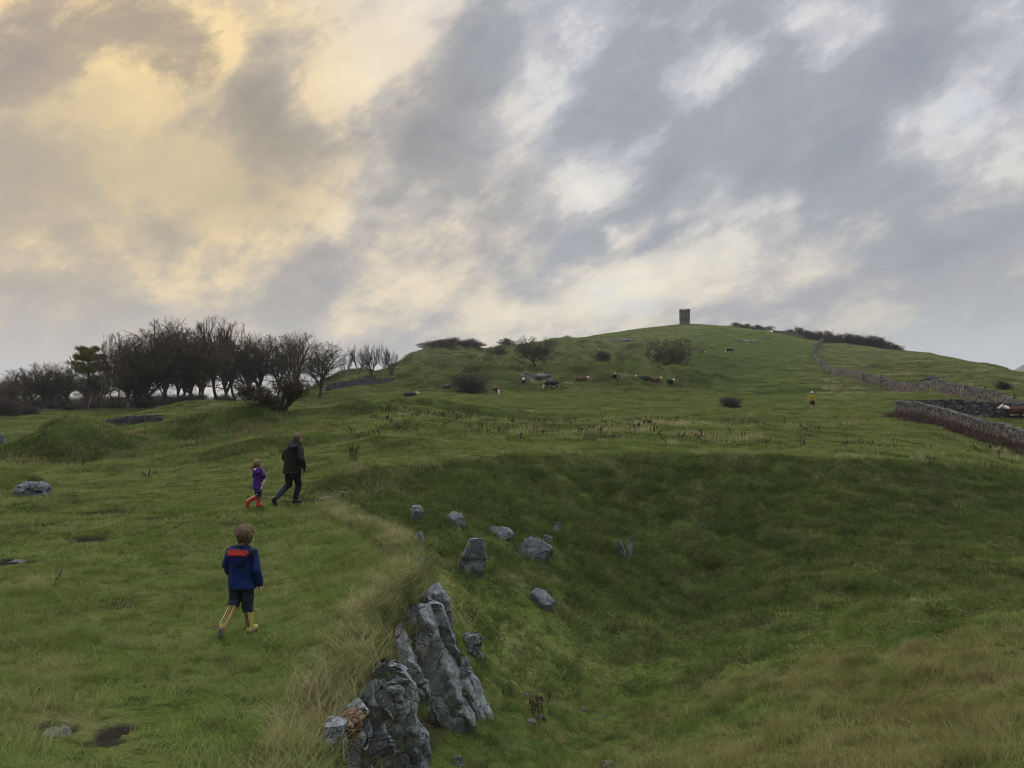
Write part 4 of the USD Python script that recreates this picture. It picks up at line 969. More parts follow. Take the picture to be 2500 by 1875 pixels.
for args in [('slender', 748, 748, 30, 140, 'slender pale bare tree, leftmost of the thin group right of the wood'), ('slender', 772, 742, 30, 142, 'slender pale bare tree second in the thin group right of the wood'),
             ('slim', 802, 737, 40, 138, 'slender pale bare tree with the fullest crown in the thin group'), ('slender', 826, 738, 30, 140, 'slender pale bare tree second from the right in the thin group'), ('slim', 846, 752, 26, 143, 'shortest slender bare tree, rightmost of the thin group'), ('slender', 787, 750, 24, 146, 'slender pale bare tree in the middle of the thin group')]:
    tree(*args, name='slender_tree')
for args in [('bush', 800, 806, 60, 134, 'dark bush at the foot of the slender group of trees'), ('shrub', 835, 814, 40, 130, 'dark low shrub right of the slender trees on the bank')]:
    tree(*args, cat='shrub', name='bare_shrub')
# gnarled tree in front of the wood
def gnarled():
    p = hit(684, 1016, 50)
    o = thing('gnarled_tree', 'low wide dark gnarled tree with twisted trunk standing before the wood', 'tree', p)
    tr, br, tw = [], [], []
    r = np.random.default_rng(31)
    stems = [[(0, 0, -.2), (.02, .05, .5), (.15, 0, .95), (.3, .1, 1.6)], [(-.1, 0, -.2), (-.45, 0, .35), (-.75, .1, .75), (-1.35, .1, 1.05), (-2.0, .2, 1.3)], [(.05, .1, -.2), (.3, .2, .6), (.75, .3, 1.1), (1.3, .2, 1.5)]]
    T, R1, R2 = [], [], []
    for si, st in enumerate(stems):
        st = np.array(st, float)
        for i in range(len(st) - 1):
            T.append((st[i], st[i + 1], .20 - .035 * i, .165 - .035 * i))
    segs = np.array([[*a, *b, c, d_] for a, b, c, d_ in T])
    part('trunk', tubes((segs[:, :3], segs[:, 3:6], segs[:, 6], segs[:, 7]), 8), BARK, o)
    V, Fc, off = [], [], 0
    tips = [s[-1] for s in stems] + [(-1.0, 0, 1.0), (.4, .1, 1.1), (-1.7, .3, 1.2), (.9, -.2, 1.2), (-.5, .2, .8)]
    for k, tip in enumerate(tips):
        a = grow(seed=40 + k, H=1.25, W=3.3, trunk_r=.08, levels=5, stems=1, kids=(9, 7, 6, 4), spread=1.2, up=.0, wob=.35, twig=.0075, base=.3, fork=True, ratio=.55)
        for part_, sides in zip(a, (5, 4, 3)):
            v, f = tubes(part_, sides)
            v = v + np.array(tip, float) + [0, 0, -.05]
            V.append(v); Fc.append(f + off); off += len(v)
    part('crown', (np.vstack(V), np.vstack(Fc)), TWIG, o)
gnarled()
# pine
def pine():
    p = drop(190 / .885, 108)
    o = thing('pine_tree', 'pine with flat yellow-green crown among the bare trees on the left', 'tree', p)
    H = at(190 / .885, 752 / .885, 108)[2] - p[2]
    r = np.random.default_rng(5)
    T = [(np.array([0, 0, -.3]), np.array([.1, 0, H * .5]), .2, .15), (np.array([.1, 0, H * .5]), np.array([0, .1, H * .97]), .15, .04)]
    C = []
    for k in range(26):
        z = H * r.uniform(.5, .97); a = r.uniform(0, 6.28); L = 2.7 * (1.15 - z / H) * 1.6 + .5
        C.append((np.array([.05, 0, z]), np.array([math.cos(a) * L, math.sin(a) * L, z + r.uniform(0, .5)]), .05, .015))
    a = np.array([[*x, *y, c, d_] for x, y, c, d_ in T + C])
    part('trunk', tubes((a[:, :3], a[:, 3:6], a[:, 6], a[:, 7]), 6), BARK, o)
    pts = []
    for q0, q1, _, _ in C:
        for t in r.uniform(.15, 1.05, 80):
            pts.append(q0 + (q1 - q0) * t + r.normal(0, .22, 3) * [1, 1, .6])
    pts = np.array(pts)
    v, f = tuft(9, .02, .42, .05, (.7, None), 3)
    v[:, 2] -= .15
    V = (pts[:, None] + v[None] * r.uniform(.7, 1.3, (len(pts), 1, 1))).reshape(-1, 3)
    Fc = (np.arange(len(pts))[:, None, None] * len(v) + f[None]).reshape(-1, 3)
    part('crown', (V, Fc), plain('pine_needles', (0.23, 0.205, 0.066), .9, .35, 2.0), o)
pine()
# trees and bushes of the hill
for args in [('thorn', 1070, 742, 46, 215, ('small bare hawthorn on the hill, left of the taller one', 784)), ('hawthorn', 1156, 733, 62, 184, ('bare hawthorn on the left hillside with a clear trunk', 792)), ('thorn', 1130, 738, 32, 200, ('small bare crown just left behind the hawthorn with a clear trunk', 762)),
             ('hawthorn', 1445, 739, 92, 166, ('broad round bare hawthorn in the middle of the hillside above the cows', 804))]:
    tree(*args[:-1], args[-1][0], base=args[-1][1], name='hawthorn_tree', rz=0 if args[1] == 1070 else 140)
for args in [('bush', 1010, 797, 84, 118, ('round grey bare bush in a hollow at the foot of the hill', 850)), ('shrub', 1300, 752, 36, 232, ('thin grey shrub on the hill left of the broad hawthorn', 777)), ('bush', 1576, 850, 48, 92, ('small dark round bush alone on the pasture left of the runner', 881)),
             ('shrub', 2166, 815, 40, 118, ('grey shrub beyond the long wall near the right edge', 842)), ('bush', 2005, 812, 60, 130, ('dark low scrub in a dip beyond the long wall', 832))]:
    tree(*args[:-1], args[-1][0], base=args[-1][1], cat='bush', name='bare_bush')
THORN = ['far left of it on the skyline, leftmost', 'far left of it on the skyline, second', 'far left of it on the skyline, third', 'first right of the lone thorn', 'second right of the lone thorn', 'third right of the lone thorn', 'just left of the wall top', 'at the wall top', 'just right of the wall top', 'second right of the wall top', 'left end of the dark dense stretch', 'in the middle of the dark dense stretch', 'right part of the dark dense stretch', 'second from its right end', 'at its low right end']
SHR = ['leftmost', 'second from the left', 'third from the left', 'fourth from the left', 'fifth from the left', 'sixth from the left', 'alone beside the small hawthorn']
# windblown thicket on the right ridge, and the line on the left skyline
for k, (u, top, w, Y) in enumerate([(1590, 702, 30, 318), (1612, 702, 30, 318), (1636, 705, 28, 316), (1700, 711, 34, 300), (1722, 708, 36, 296), (1744, 710, 36, 294), (1764, 714, 34, 290), (1786, 716, 34, 286), (1806, 719, 36, 284), (1828, 720, 38, 281), (1850, 719, 44, 277), (1872, 723, 44, 273), (1894, 729, 42, 268), (1914, 737, 38, 263), (1928, 746, 30, 260)]):
    tree('windblown', u, top - 3 - 6 * ((k * 7) % 5) / 4, w * 1.5, Y, ('bare windblown thorn of the ridge thicket, ' + THORN[k]), name='windblown_thorn', rz=(k * 37) % 60 - 30, group='windblown thorns along the right ridge', sky=(240, 330))
tree('thorn', 1667, 702, 22, 312, 'small dark leaning thorn alone on the ridge, right of the tower', name='windblown_thorn', rz=170, sky=(280, 330))
for k, (u, top, w, Y) in enumerate([(934, 762, 44, 232), (956, 760, 40, 236), (976, 757, 40, 240), (994, 752, 38, 245), (1012, 749, 38, 250), (1030, 748, 32, 254), (1092, 748, 30, 262)]):
    tree('windblown', u, top - 5, w * 1.4, Y, 'low bare shrub on the left skyline of the hill, ' + SHR[k], cat='shrub', name='skyline_shrub', group='bare shrubs on the left skyline of the hill', sky=(200, 300))

# ------------------------------------------------------------------ dry stone walls
def stone_mesh(r, l, h, d):
    v = np.array([(x, y, z) for x in (-.5, .5) for y in (-.5, .5) for z in (-.5, .5)], float)
    v = v * [l, d, h] * (1 + r.uniform(-.28, .12, (8, 3)))
    f = np.array([(0, 1, 3), (0, 3, 2), (4, 6, 7), (4, 7, 5), (0, 4, 5), (0, 5, 1), (2, 3, 7), (2, 7, 6), (0, 2, 6), (0, 6, 4), (1, 5, 7), (1, 7, 3)])
    return v, f
def wall(name, label, line, H, L0, courses, seed, single=0, mats=(WALLSTONE, WALLDARK), thick=.5, grow_far=0.0, cope=True, front=1):
    """line: ground points in plan. Both faces and the coping are laid stone by stone; the nearest are parts of their own."""
    r = np.random.default_rng(seed)
    line = np.array(line, float)[:, :2]
    # resample
    d = np.r_[0, np.cumsum(np.linalg.norm(np.diff(line, axis=0), axis=1))]
    n = max(int(d[-1] / 1.2), 4)
    s = np.linspace(0, d[-1], n)
    ln = np.stack([np.interp(s, d, line[:, 0]), np.interp(s, d, line[:, 1])], -1)
    ln = ln + np.stack([fbm2(ln[:, 0], ln[:, 1], .15, 2, seed), fbm2(ln[:, 0], ln[:, 1], .15, 2, seed + 1)], -1) * .5
    gz = height(ln[:, 0], ln[:, 1])
    o = thing(name, label, 'dry stone wall', (*ln[0], gz[0]))
    base = np.array([*ln[0], gz[0]])
    stones = []
    ch = H / courses
    hv = lambda q: 1 + 0.22 * float(fbm2(np.array([q]), np.array([0.0]), .35, 3, seed + 3)[0])
    for side in (-1, 1):
        for c in range(courses):
            q = r.uniform(0, .3)
            while q < d[-1]:
                x, y, z = (np.interp(q, s, a) for a in (ln[:, 0], ln[:, 1], gz))
                t = np.array([np.interp(q + .3, s, ln[:, 0]) - np.interp(q - .3, s, ln[:, 0]), np.interp(q + .3, s, ln[:, 1]) - np.interp(q - .3, s, ln[:, 1])]); t /= np.linalg.norm(t) + 1e-9
                far = math.hypot(x, y)
                l = L0 * r.uniform(.6, 1.5) * (1 + grow_far * max(0, far - 90) / 100)
                nrm = np.array([-t[1], t[0]]) * side
                inset = thick * (.5 - .18 * c / courses) - .12 + r.uniform(-.03, .03)
                ct = np.array([x, y]) + nrm * inset
                zz = z - .05 + (c + .5) * ch * hv(q)
                v, f = stone_mesh(r, l, ch * r.uniform(.92, 1.22), .30)
                a = math.atan2(t[1], t[0]) + r.normal(0, .10)
                rot = np.array([[math.cos(a), -math.sin(a), 0], [math.sin(a), math.cos(a), 0], [0, 0, 1]])
                tl = r.normal(0, .08); rx = np.array([[math.cos(tl), 0, math.sin(tl)], [0, 1, 0], [-math.sin(tl), 0, math.cos(tl)]])
                v = v @ rx.T @ rot.T + np.array([*ct, zz]) - base
                stones.append((far + (3 if side != front else 0), v, f, c))
                q += l * .96
    if cope:
        q = 0
        while q < d[-1]:
            x, y, z = (np.interp(q, s, a) for a in (ln[:, 0], ln[:, 1], gz))
            t = np.array([np.interp(q + .3, s, ln[:, 0]) - np.interp(q - .3, s, ln[:, 0]), np.interp(q + .3, s, ln[:, 1]) - np.interp(q - .3, s, ln[:, 1])]); t /= np.linalg.norm(t) + 1e-9
            far = math.hypot(x, y)
            l = .15 * r.uniform(.7, 1.6) * (1 + grow_far * max(0, far - 90) / 50)
            v, f = stone_mesh(r, l, .19 * r.uniform(.7, 1.3), .46 * r.uniform(.85, 1.1))
            a = math.atan2(t[1], t[0]) + r.normal(0, .08)
            rot = np.array([[math.cos(a), -math.sin(a), 0], [math.sin(a), math.cos(a), 0], [0, 0, 1]])
            tl = r.normal(.15, .2); rx = np.array([[math.cos(tl), 0, math.sin(tl)], [0, 1, 0], [-math.sin(tl), 0, math.cos(tl)]])
            stones.append((far, v @ rx.T @ rot.T + np.array([x, y, z + H * hv(q) + .02]) - base, f, courses))
            q += l * .8
    stones.sort(key=lambda k: k[0])
    rest = [[] for _ in mats]
    for k, (_, v, f, c) in enumerate(stones):
        mi = min(int(r.uniform(0, 1) ** (1.6 if len(mats) < 3 else 1.0) * len(mats)), len(mats) - 1)
        if len(mats) == 3: mi = 2 if (c < courses * .75 and r.uniform() < .62) else (0 if r.uniform() < .7 else 1)
        if k < single:
            part('coping_stone' if c == courses else 'stone', (v, f), mats[mi], o)
        else:
            rest[mi].append((v, f))
    for mi, lot in enumerate(rest):
        if lot:
            V = np.vstack([v for v, _ in lot]); off = np.cumsum([0] + [len(v) for v, _ in lot[:-1]])
            part('stonework', (V, np.vstack([f + q for (_, f), q in zip(lot, off)])), mats[mi], o, kind='stuff')
    # hearting between the faces
    t = np.gradient(ln, axis=0); t /= np.linalg.norm(t, axis=1, keepdims=True); nn = np.stack([-t[:, 1], t[:, 0]], -1)
    A = []
    for sgn, zz in ((-1, -.2), (-1, H * .9), (1, H * .9), (1, -.2)):
        A.append(np.c_[ln + nn * sgn * thick * (.28 if zz < 0 else .2), gz + zz])
    A = np.stack(A, 1) - base
    i = np.arange(n - 1)[:, None] * 4
    ff = np.concatenate([np.concatenate([i + a, i + b, i + 4 + b, i + 4 + a], 1) for a, b in ((0, 1), (1, 2), (2, 3))])
    part('hearting', (A.reshape(-1, 3), ff), WALLDARK, o)
    return o
c0 = np.array([(2190 - CX) / F * 66, 66.0])
wall('dry_stone_wall', 'nearest dry stone wall on the right, weathered reddish stones with grey coping', [c0, (32.3, 60), (31.9, 54), (31.6, 49), (31.0, 44), (30.2, 40)], 1.15, .30, 7, 401, 150, (WALLSTONE, WALLDARK, WALLRED), front=1)
wall('dry_stone_wall', 'dark inner dry stone wall meeting the nearest one at its far corner', [c0 + [.3, .35], (35, 66.2), (39, 64.8), (44, 63.5)], 1.15, .32, 7, 402, 100, (WALLDARK, WALLSTONE), front=-1)
wall('dry_stone_wall', 'long dry stone wall winding up the hill from the right edge', [drop(u, Y)[:2] for u, Y in ((2560, 62), (2450, 70), (2380, 78), (2300, 90), (2200, 105), (2100, 122), (2050, 141), (2012, 168), (1994, 192), (1986, 215), (1990, 235), (2003, 258), (2012, 275))], 1.2, .42, 5, 403, 200, (WALLSTONE, WALLDARK, WALLRED), grow_far=.9, front=1)
wall('dry_stone_wall', 'short dark dry stone wall below the wood on the left', [hit(u, v, 50)[:2] for u, v in ((250, 1045), (285, 1037), (330, 1032), (390, 1029))], .42, .36, 4, 404, 40, (WALLDARK, WALLDARK), front=-1)
wall('dry_stone_wall', 'dark dry stone wall on the bank right of the wood, under the slender trees', [drop(u, Y)[:2] for u, Y in ((800, 118), (850, 121), (900, 124), (960, 128))], 1.0, .6, 4, 405, 30, (WALLDARK, WALLDARK), front=-1)
wall('dry_stone_wall', 'ruined grey stone wall running into the thicket on the right ridge', [drop(u, Y)[:2] for u, Y in ((1890, 292), (1915, 288), (1940, 283), (1965, 278))], .9, .7, 3, 406, 0, (WALLSTONE, WALLDARK), front=-1)

# fence posts by the long wall
POSTW = plain('post_wood', (0.055, 0.047, 0.040), .9, .3, 5.0)
for k, (u, Y, h, lb) in enumerate([(2411, 76.5, 1.55, 'second from the right edge'), (2482, 71, 1.45, 'nearest the right edge'), (2350, 86, 1.3, 'third from the right edge'), (2287, 96, 1.3, 'fourth from the right edge'), (2156, 112, 1.7, 'tall one where the wall bends toward the hill'), (2114, 119, 1.4, 'just below the bend of the wall'), (2082, 131, 1.8, 'tilted one at the steepest part of the wall'), (2060, 139, 1.5, 'just above the tilted one'), (2042, 152, 1.4, 'second above the tilted one'), (2030, 160, 1.4, 'third above the tilted one')]):
    p = drop(u, Y) + [(-.7 if k % 2 else -.65), -.6, -.3]
    p[2] = h1(p[0], p[1]) - .3
    o = thing('fence_post', 'weathered fence post beside the long wall, ' + lb, 'fence post', p, 15 * k, 'fence posts along the long wall')
    m_ = m3.Manifold.cylinder(h + .3, .075, .06, 7)
    part('post', turned(trimesh.Trimesh(*[np.asarray(a) for a in (lambda q: (q.vert_properties[:, :3], q.tri_verts))(m_.to_mesh())]), 3 if k != 6 else 12, (k % 3) * 3, 0), POSTW, o)

# ------------------------------------------------------------------ people
def hand_chains(w, d, curl, side, s=1.0, thumb=(0, 0, 0)):
    """Palm and five fingers hanging from the wrist w along d; side: which way the thumb points."""
    d = np.array(d, float); d /= np.linalg.norm(d)
    t = np.array(side, float); t -= d * (t @ d); t /= np.linalg.norm(t)
    n = np.cross(d, t) * curl
    w = np.array(w, float)
    palm = m3.Manifold.batch_hull([m3.Manifold.sphere(.014 * s, 10).translate(tuple(w + d * a * s + t * b * s)) for a, b in ((.0, .014), (.0, -.014), (.065, .030), (.07, -.028))])
    ch = [palm]
    for k, (b, l) in enumerate(((.028, .062), (.010, .072), (-.009, .066), (-.026, .050))):
        p0 = w + d * .062 * s + t * b * s
        p1 = p0 + (d * .95 + n * .3) * l * .5 * s; p2 = p1 + (d * .75 + n * .65) * l * .5 * s
        ch.append(balls([[(p0, .0085 * s), (p1, .0080 * s), (p2, .0068 * s)]], 8))
    p0 = w + d * .018 * s + t * .022 * s; p1 = p0 + (d * .6 + t * .7) * .034 * s; p2 = p1 + (d * .95 + n * .2) * .028 * s
    ch.append(balls([[(p0, .011 * s), (p1, .0095 * s), (p2, .0078 * s)]], 8))
    return m3.Manifold.batch_boolean(ch, m3.OpType.Add)

def head_parts(c, r, f, up=(0, 0, 1)):
    """Skull, face, ears and neck root; f: the way the face looks. Returns the solid and the eye positions."""
    c, f, up = np.array(c, float), np.array(f, float), np.array(up, float)
    f /= np.linalg.norm(f); up = up - f * (up @ f); up /= np.linalg.norm(up); s = np.cross(f, up)
    P = lambda a, b, h: c + (f * a + s * b + up * h) * r
    ball = lambda p, q: m3.Manifold.sphere(q * r, 16).translate(tuple(p))
    skull = m3.Manifold.batch_hull([ball(P(-.22, 0, .12), .92), ball(P(.18, 0, .10), .86), ball(P(.25, 0, -.35), .62)])
    jaw = m3.Manifold.batch_hull([ball(P(.30, .25, -.35), .5), ball(P(.30, -.25, -.35), .5), ball(P(.55, 0, -.86), .30), ball(P(0, 0, -.5), .5)])
    nose = m3.Manifold.batch_hull([ball(P(.93, 0, .12), .09), ball(P(1.12, 0, -.22), .13), ball(P(.95, .12, -.26), .10), ball(P(.95, -.12, -.26), .10)])
    lips = m3.Manifold.batch_hull([ball(P(.90, .16, -.52), .07), ball(P(.90, -.16, -.52), .07), ball(P(.96, 0, -.52), .08)])
    ears = [m3.Manifold.batch_hull([ball(P(-.05, .92 * q, .08), .10), ball(P(-.12, 1.02 * q, .15), .10), ball(P(.0, .88 * q, -.28), .08)]) for q in (-1, 1)]
    eyes = [P(.88, .34 * q, .06) for q in (-1, 1)]
    return [skull, jaw, nose, lips] + ears, eyes

SKIN = plain('skin', (0.46, 0.29, 0.22), .6, .08, 12.0, .35)
BROWNHAIR = plain('hair_brown', (0.135, 0.085, 0.050), .65, .35, 60.0, .3, .8)
FAIRHAIR = plain('hair_fair', (0.17, 0.112, 0.066), .65, .35, 60.0, .3, .8)
EYE = plain('eye_dark', (0.02, 0.02, 0.02), .3)
def cloth(name, col, **k):
    return plain(name, col, k.pop('rough', .8), k.pop('var', .12), 24.0, .2, k.pop('bump', .35))
BLUE = cloth('jacket_blue', (0.007, 0.021, 0.105)); NAVY = cloth('collar_navy', (0.012, 0.016, 0.045)); RED = cloth('lining_red', (0.26, 0.022, 0.014), bump=.9)
JEANS = cloth('trousers_dark', (0.020, 0.028, 0.050), var=.3); YELLOW = plain('boot_yellow', (0.36, 0.275, 0.075), .45, .12, 14, .45); SOLE = plain('boot_sole', (0.16, 0.145, 0.115), .8, .3)
STRIPE = plain('boot_stripe', (0.02, 0.022, 0.035), .6)
COATBROWN = cloth('coat_dark_brown', (0.016, 0.013, 0.010)); HOODDARK = cloth('hood_dark', (0.013, 0.012, 0.012)); TROUS = cloth('jeans_navy', (0.010, 0.013, 0.026)); SHOE = plain('shoe_black', (0.012, 0.012, 0.013), .5); GLOVE = cloth('glove_black', (0.015, 0.014, 0.014))
SHIN = cloth('jeans_paler', (0.030, 0.042, 0.058), var=.3)  # paler grey-blue cloth for the trailing lower leg
PURPLE = cloth('coat_purple', (0.048, 0.012, 0.150)); REDBOOT = plain('boot_red', (0.36, 0.024, 0.014), .4, .1, 10, .5); CREAM = cloth('toy_cream', (0.48, 0.40, 0.32))
JYELLOW = cloth('jacket_yellow', (0.36, 0.285, 0.025)); WHITE = cloth('cap_white', (0.78, 0.77, 0.74)); BLACK = cloth('shorts_black', (0.010, 0.009, 0.012))

def spotted(name):
    g = Graph()
    p = g('texture_coordinate', 'object')
    v = g('voronoi_texture', 'distance', vector=p, scale=17.0, feature='f1')
    col = g.mix(g.step(v, 0.27, 0.20), (0.018, 0.022, 0.050), (0.55, 0.55, 0.58))
    return g.material(name, surface=g('principled_bsdf', 'BSDF', base_color=col, roughness=.8))
SPOTS = spotted('leggings_spotted')

def person(label, loc, body_chains, body_extra, rz=0.0, group=None, scale=None):
    o = thing('person', label, 'person', loc, rz, group, scale)
    m = m3.Manifold.batch_boolean([balls(body_chains, 12)] + body_extra, m3.OpType.Add)
    part('body', soft(m, .014, 4), SKIN, o, 60)
    return o
def put(o, name, man, mat, edge=.018, it=10, wr=0.0, seed=0, sm=60, sc=14.0):
    return part(name, soft(man, edge, it, wr, seed, sc), mat, o, sm)
def eyes(o, pos, r=.009):
    for e in pos:
        part('eye', trimesh.creation.icosphere(2, r).apply_translation(e), EYE, o, True)
def hair_cap(c, r, f, back=.25, seed=0, amount=.02, drop_=.0):
    """Tousled hair over the skull, open at the face."""
    c, f = np.array(c, float), np.array(f, float); f /= np.linalg.norm(f)
    up = np.array([0, 0, 1.0]); up -= f * (up @ f); up /= np.linalg.norm(up); s = np.cross(f, up)
    P = lambda a, b, h: tuple(c + (f * a + s * b + up * h) * r)
    ball = lambda p, q: m3.Manifold.sphere(q * r, 20).translate(p)
    m = m3.Manifold.batch_hull([ball(P(-.24, 0, .20), 1.02), ball(P(.14, 0, .28), .90), ball(P(-.35, .25, -.35 - drop_), .60), ball(P(-.35, -.25, -.35 - drop_), .60)])
    t = soft(m, .011, 3)
    d = t.vertices - c
    ang = np.arctan2(d @ s, -(d @ f)); q = np.stack([ang * 5, (d @ up) / r * 1.1, np.zeros(len(d))], -1)
    w = (meshkit.fbm(q * [2.2, .8, 1], 3, seed) - .5) * 2.2 + (meshkit.fbm(t.vertices * 30, 3, seed + 1) - .5)
    t.vertices = t.vertices + t.vertex_normals * (w * amount)[:, None]
    return t

# child in blue, seen from behind, nearest the camera
bl = hit(588, 1552, 6, 14)
bl = np.array([bl[0], bl[1], h1(bl[0], bl[1]) + .03])
hp, ep = head_parts((.047, .02, 1.185), .098, (.35, .9, .30))
hands = [hand_chains((-.19, .18, .665), (-.1, .25, -1), 1, (.6, .8, 0), .8), hand_chains((.215, .03, .56), (.12, .1, -1), -1, (-.5, .8, 0), .8)]
o = person('child in a blue jacket with red lined hood and yellow wellington boots, walking away', bl,
    [[((.047, .0, 1.12), .05), ((.03, -.01, 1.02), .055), ((.015, 0, .9), .09), ((0, 0, .62), .09)], [((.0, 0, .95), .07), ((-.13, 0, .98), .045), ((-.18, .02, .83), .038), ((-.19, .17, .68), .026)], [((.03, 0, .95), .07), ((.155, 0, .97), .045), ((.195, -.03, .76), .038), ((.213, .03, .575), .026)],
     [((-.07, 0, .60), .075), ((-.078, .03, .37), .055), ((-.14, -.22, .15), .035)], [((.07, 0, .60), .075), ((.07, .03, .33), .055), ((.105, .02, .07), .035)]], hp + hands, scale=.93)
eyes(o, ep, .009)
part('hair', hair_cap((.047, .02, 1.185), .104, (.35, .9, .22), seed=3, amount=.014, drop_=.25), BROWNHAIR, o, True)
jacket = loft([((.012, -.005, 1.04), .075, .065), ((.012, -.005, 1.005), .125, .085), ((.012, 0, .955), .165, .10), ((.008, 0, .86), .158, .105), ((.004, 0, .72), .155, .108), ((.004, 0, .60), .165, .115), ((.008, 0, .545), .172, .118)], 20)
sleeves = balls([[((-.12, 0, .965), .062), ((-.175, .0, .82), .056), ((-.192, .15, .70), .044)], [((.14, 0, .96), .064), ((.19, -.03, .76), .056), ((.211, .03, .60), .046)]], 14)
put(o, 'jacket', jacket + sleeves, BLUE, .014, 6, .017, 5, sc=11.)
put(o, 'cuff', balls([[((.2095, .027, .615), .047), ((.212, .03, .59), .047)]], 14), NAVY, .012, 3)
put(o, 'cuff', balls([[((-.191, .143, .708), .046), ((-.192, .155, .69), .046)]], 14), NAVY, .012, 3)
hood = m3.Manifold.batch_hull([m3.Manifold.sphere(.03, 12).translate(p) for p in ((-.115, -.075, 1.01), (.125, -.075, 1.005), (-.09, -.13, .955), (.10, -.13, .95), (-.05, -.125, .875), (.06, -.125, .87), (0, -.12, .845))])
put(o, 'hood', hood, BLUE, .015, 8, .008, 8)
put(o, 'hood_lining', m3.Manifold.batch_hull([m3.Manifold.sphere(.016, 10).translate(p) for p in ((-.115, -.128, .992), (.115, -.130, .980), (-.10, -.158, .962), (.10, -.158, .958), (-.10, -.10, 1.01), (.08, -.11, .998))]), RED, .010, 3, .014, 4, sc=26.)
put(o, 'collar', balls([[((-.155, -.02, 1.0), .022), ((-.08, -.05, 1.035), .03), ((.03, -.07, 1.045), .03), ((.11, -.05, 1.03), .03)]], 12), NAVY, .012, 5)
put(o, 'hood_flap', m3.Manifold.batch_hull([m3.Manifold.sphere(q, 10).translate(p) for p, q in (((.12, -.09, 1.0), .024), ((.215, -.08, 1.003), .008), ((.165, -.085, .95), .018))]), NAVY, .010, 2)
tro = loft([((.0, 0, .66), .14, .10), ((.0, 0, .56), .145, .105), ((0, 0, .53), .14, .10)], 18) + balls([[((-.073, 0, .575), .080), ((-.078, .025, .40), .072), ((-.085, -.01, .345), .072)], [((.073, 0, .575), .080), ((.07, .03, .34), .070), ((.075, .03, .275), .066)]], 14)
put(o, 'trousers', tro, JEANS, .016, 7, .014, 12, sc=22.)
def boot(o, top, ankle, heel, toe, rt=.056, ra=.045, mat=YELLOW, sole=SOLE, stripe=None, trim=None):
    top, ankle, heel, toe = (np.array(q, float) for q in (top, ankle, heel, toe))
    m = balls([[(top, rt), ((top * .45 + ankle * .55), (rt + ra) / 2), (ankle, ra)], [(ankle, ra), (heel, .036), (toe * .6 + heel * .4, .040), (toe, .032)], [(ankle, ra), (toe * .55 + heel * .45, .042)]], 14)
    b = put(o, 'boot', m, mat, .014, 5)
    ax = toe - heel; ax /= np.linalg.norm(ax); lg = top - ankle; lg /= np.linalg.norm(lg)
    dn = -(lg - ax * (lg @ ax)); dn /= np.linalg.norm(dn)
    if sole is not None:
        part('sole', soft(m3.Manifold.batch_hull([m3.Manifold.sphere(.036, 12).translate(tuple(q + dn * .012)) for q in (heel, toe * .9 + heel * .1)] + [m3.Manifold.sphere(.040, 12).translate(tuple(toe * .65 + heel * .35 + dn * .010))]), .014, 2), sole, b, 60)
    if stripe is not None:
        back = -ax + lg * (ax @ lg); back /= np.linalg.norm(back); sd = np.cross(back, lg)
        for q in (-.012, .012):
            part('stripe', soft(balls([[(top + back * (rt + .001) + sd * q - lg * .01, .0055), ((top + ankle) / 2 + back * ((rt + ra) / 2 + .001) + sd * q, .0055), (ankle + back * (ra + .001) + sd * q, .0055)]], 8), .012, 0), stripe, b, 60)
    if trim is not None:
        part('trim', soft(balls([[(top, rt + .004), (top - lg * .014, rt + .004)]], 14), .012, 1), trim, b, 60)
boot(o, (-.082, -.02, .335), (-.138, -.215, .155), (-.142, -.235, .125), (-.165, -.215, .015), .055, .043, stripe=STRIPE)
boot(o, (.076, .03, .275), (.103, .015, .075), (.105, -.01, .036), (.135, .14, .034), .056, .045, stripe=STRIPE)
put(o, 'boot_strap', balls([[((.145, .08, .262), .006), ((.185, .08, .258), .008), ((.205, .075, .243), .006)]], 8), YELLOW, .01, 0)

# man in a dark coat
mp = drop(714, 20.0); mp[2] += .06
hp, ep = head_parts((.135, .03, 1.615), .102, (.62, .75, -.22))
hands = [hand_chains((.312, -.06, .885), (.05, .2, -1), -1, (-.5, .8, 0), 1.0), hand_chains((-.10, .36, .93), (.3, .5, -.7), 1, (.6, .3, 0), 1.0)]
o = person('man in a dark brown coat and navy trousers, striding beside the child in purple', mp,
    [[((.12, .02, 1.55), .055), ((.08, .0, 1.47), .06), ((.03, 0, 1.3), .13), ((0, 0, .78), .13)], [((.03, 0, 1.36), .09), ((-.15, .10, 1.36), .06), ((-.23, .12, 1.13), .05), ((-.11, .33, .96), .036)], [((.05, 0, 1.36), .09), ((.225, -.08, 1.36), .06), ((.275, -.18, 1.13), .05), ((.31, -.07, .90), .036)],
     [((-.09, 0, .78), .10), ((-.09, .04, .47), .065), ((-.36, -.22, .16), .045)], [((.11, 0, .78), .10), ((.135, .09, .45), .065), ((.06, .04, .09), .045)]], hp + hands)
eyes(o, ep, .010)
part('hair', hair_cap((.135, .03, 1.63), .104, (.62, .75, -.1), seed=7, amount=.010), BROWNHAIR, o, True)
coat = loft([((.085, .0, 1.47), .10, .09), ((.06, .0, 1.41), .17, .12), ((.035, 0, 1.34), .225, .15), ((.02, 0, 1.15), .215, .165), ((.0, 0, .95), .215, .17), ((.0, 0, .80), .235, .18), ((.0, -.01, .755), .24, .185)], 22)
slv = balls([[((-.14, .08, 1.345), .088), ((-.225, .12, 1.13), .080), ((-.125, .31, .98), .058)], [((.205, -.07, 1.345), .090), ((.27, -.17, 1.12), .082), ((.308, -.085, .93), .060)]], 14)
put(o, 'coat', coat + slv, COATBROWN, .022, 8, .016, 15)
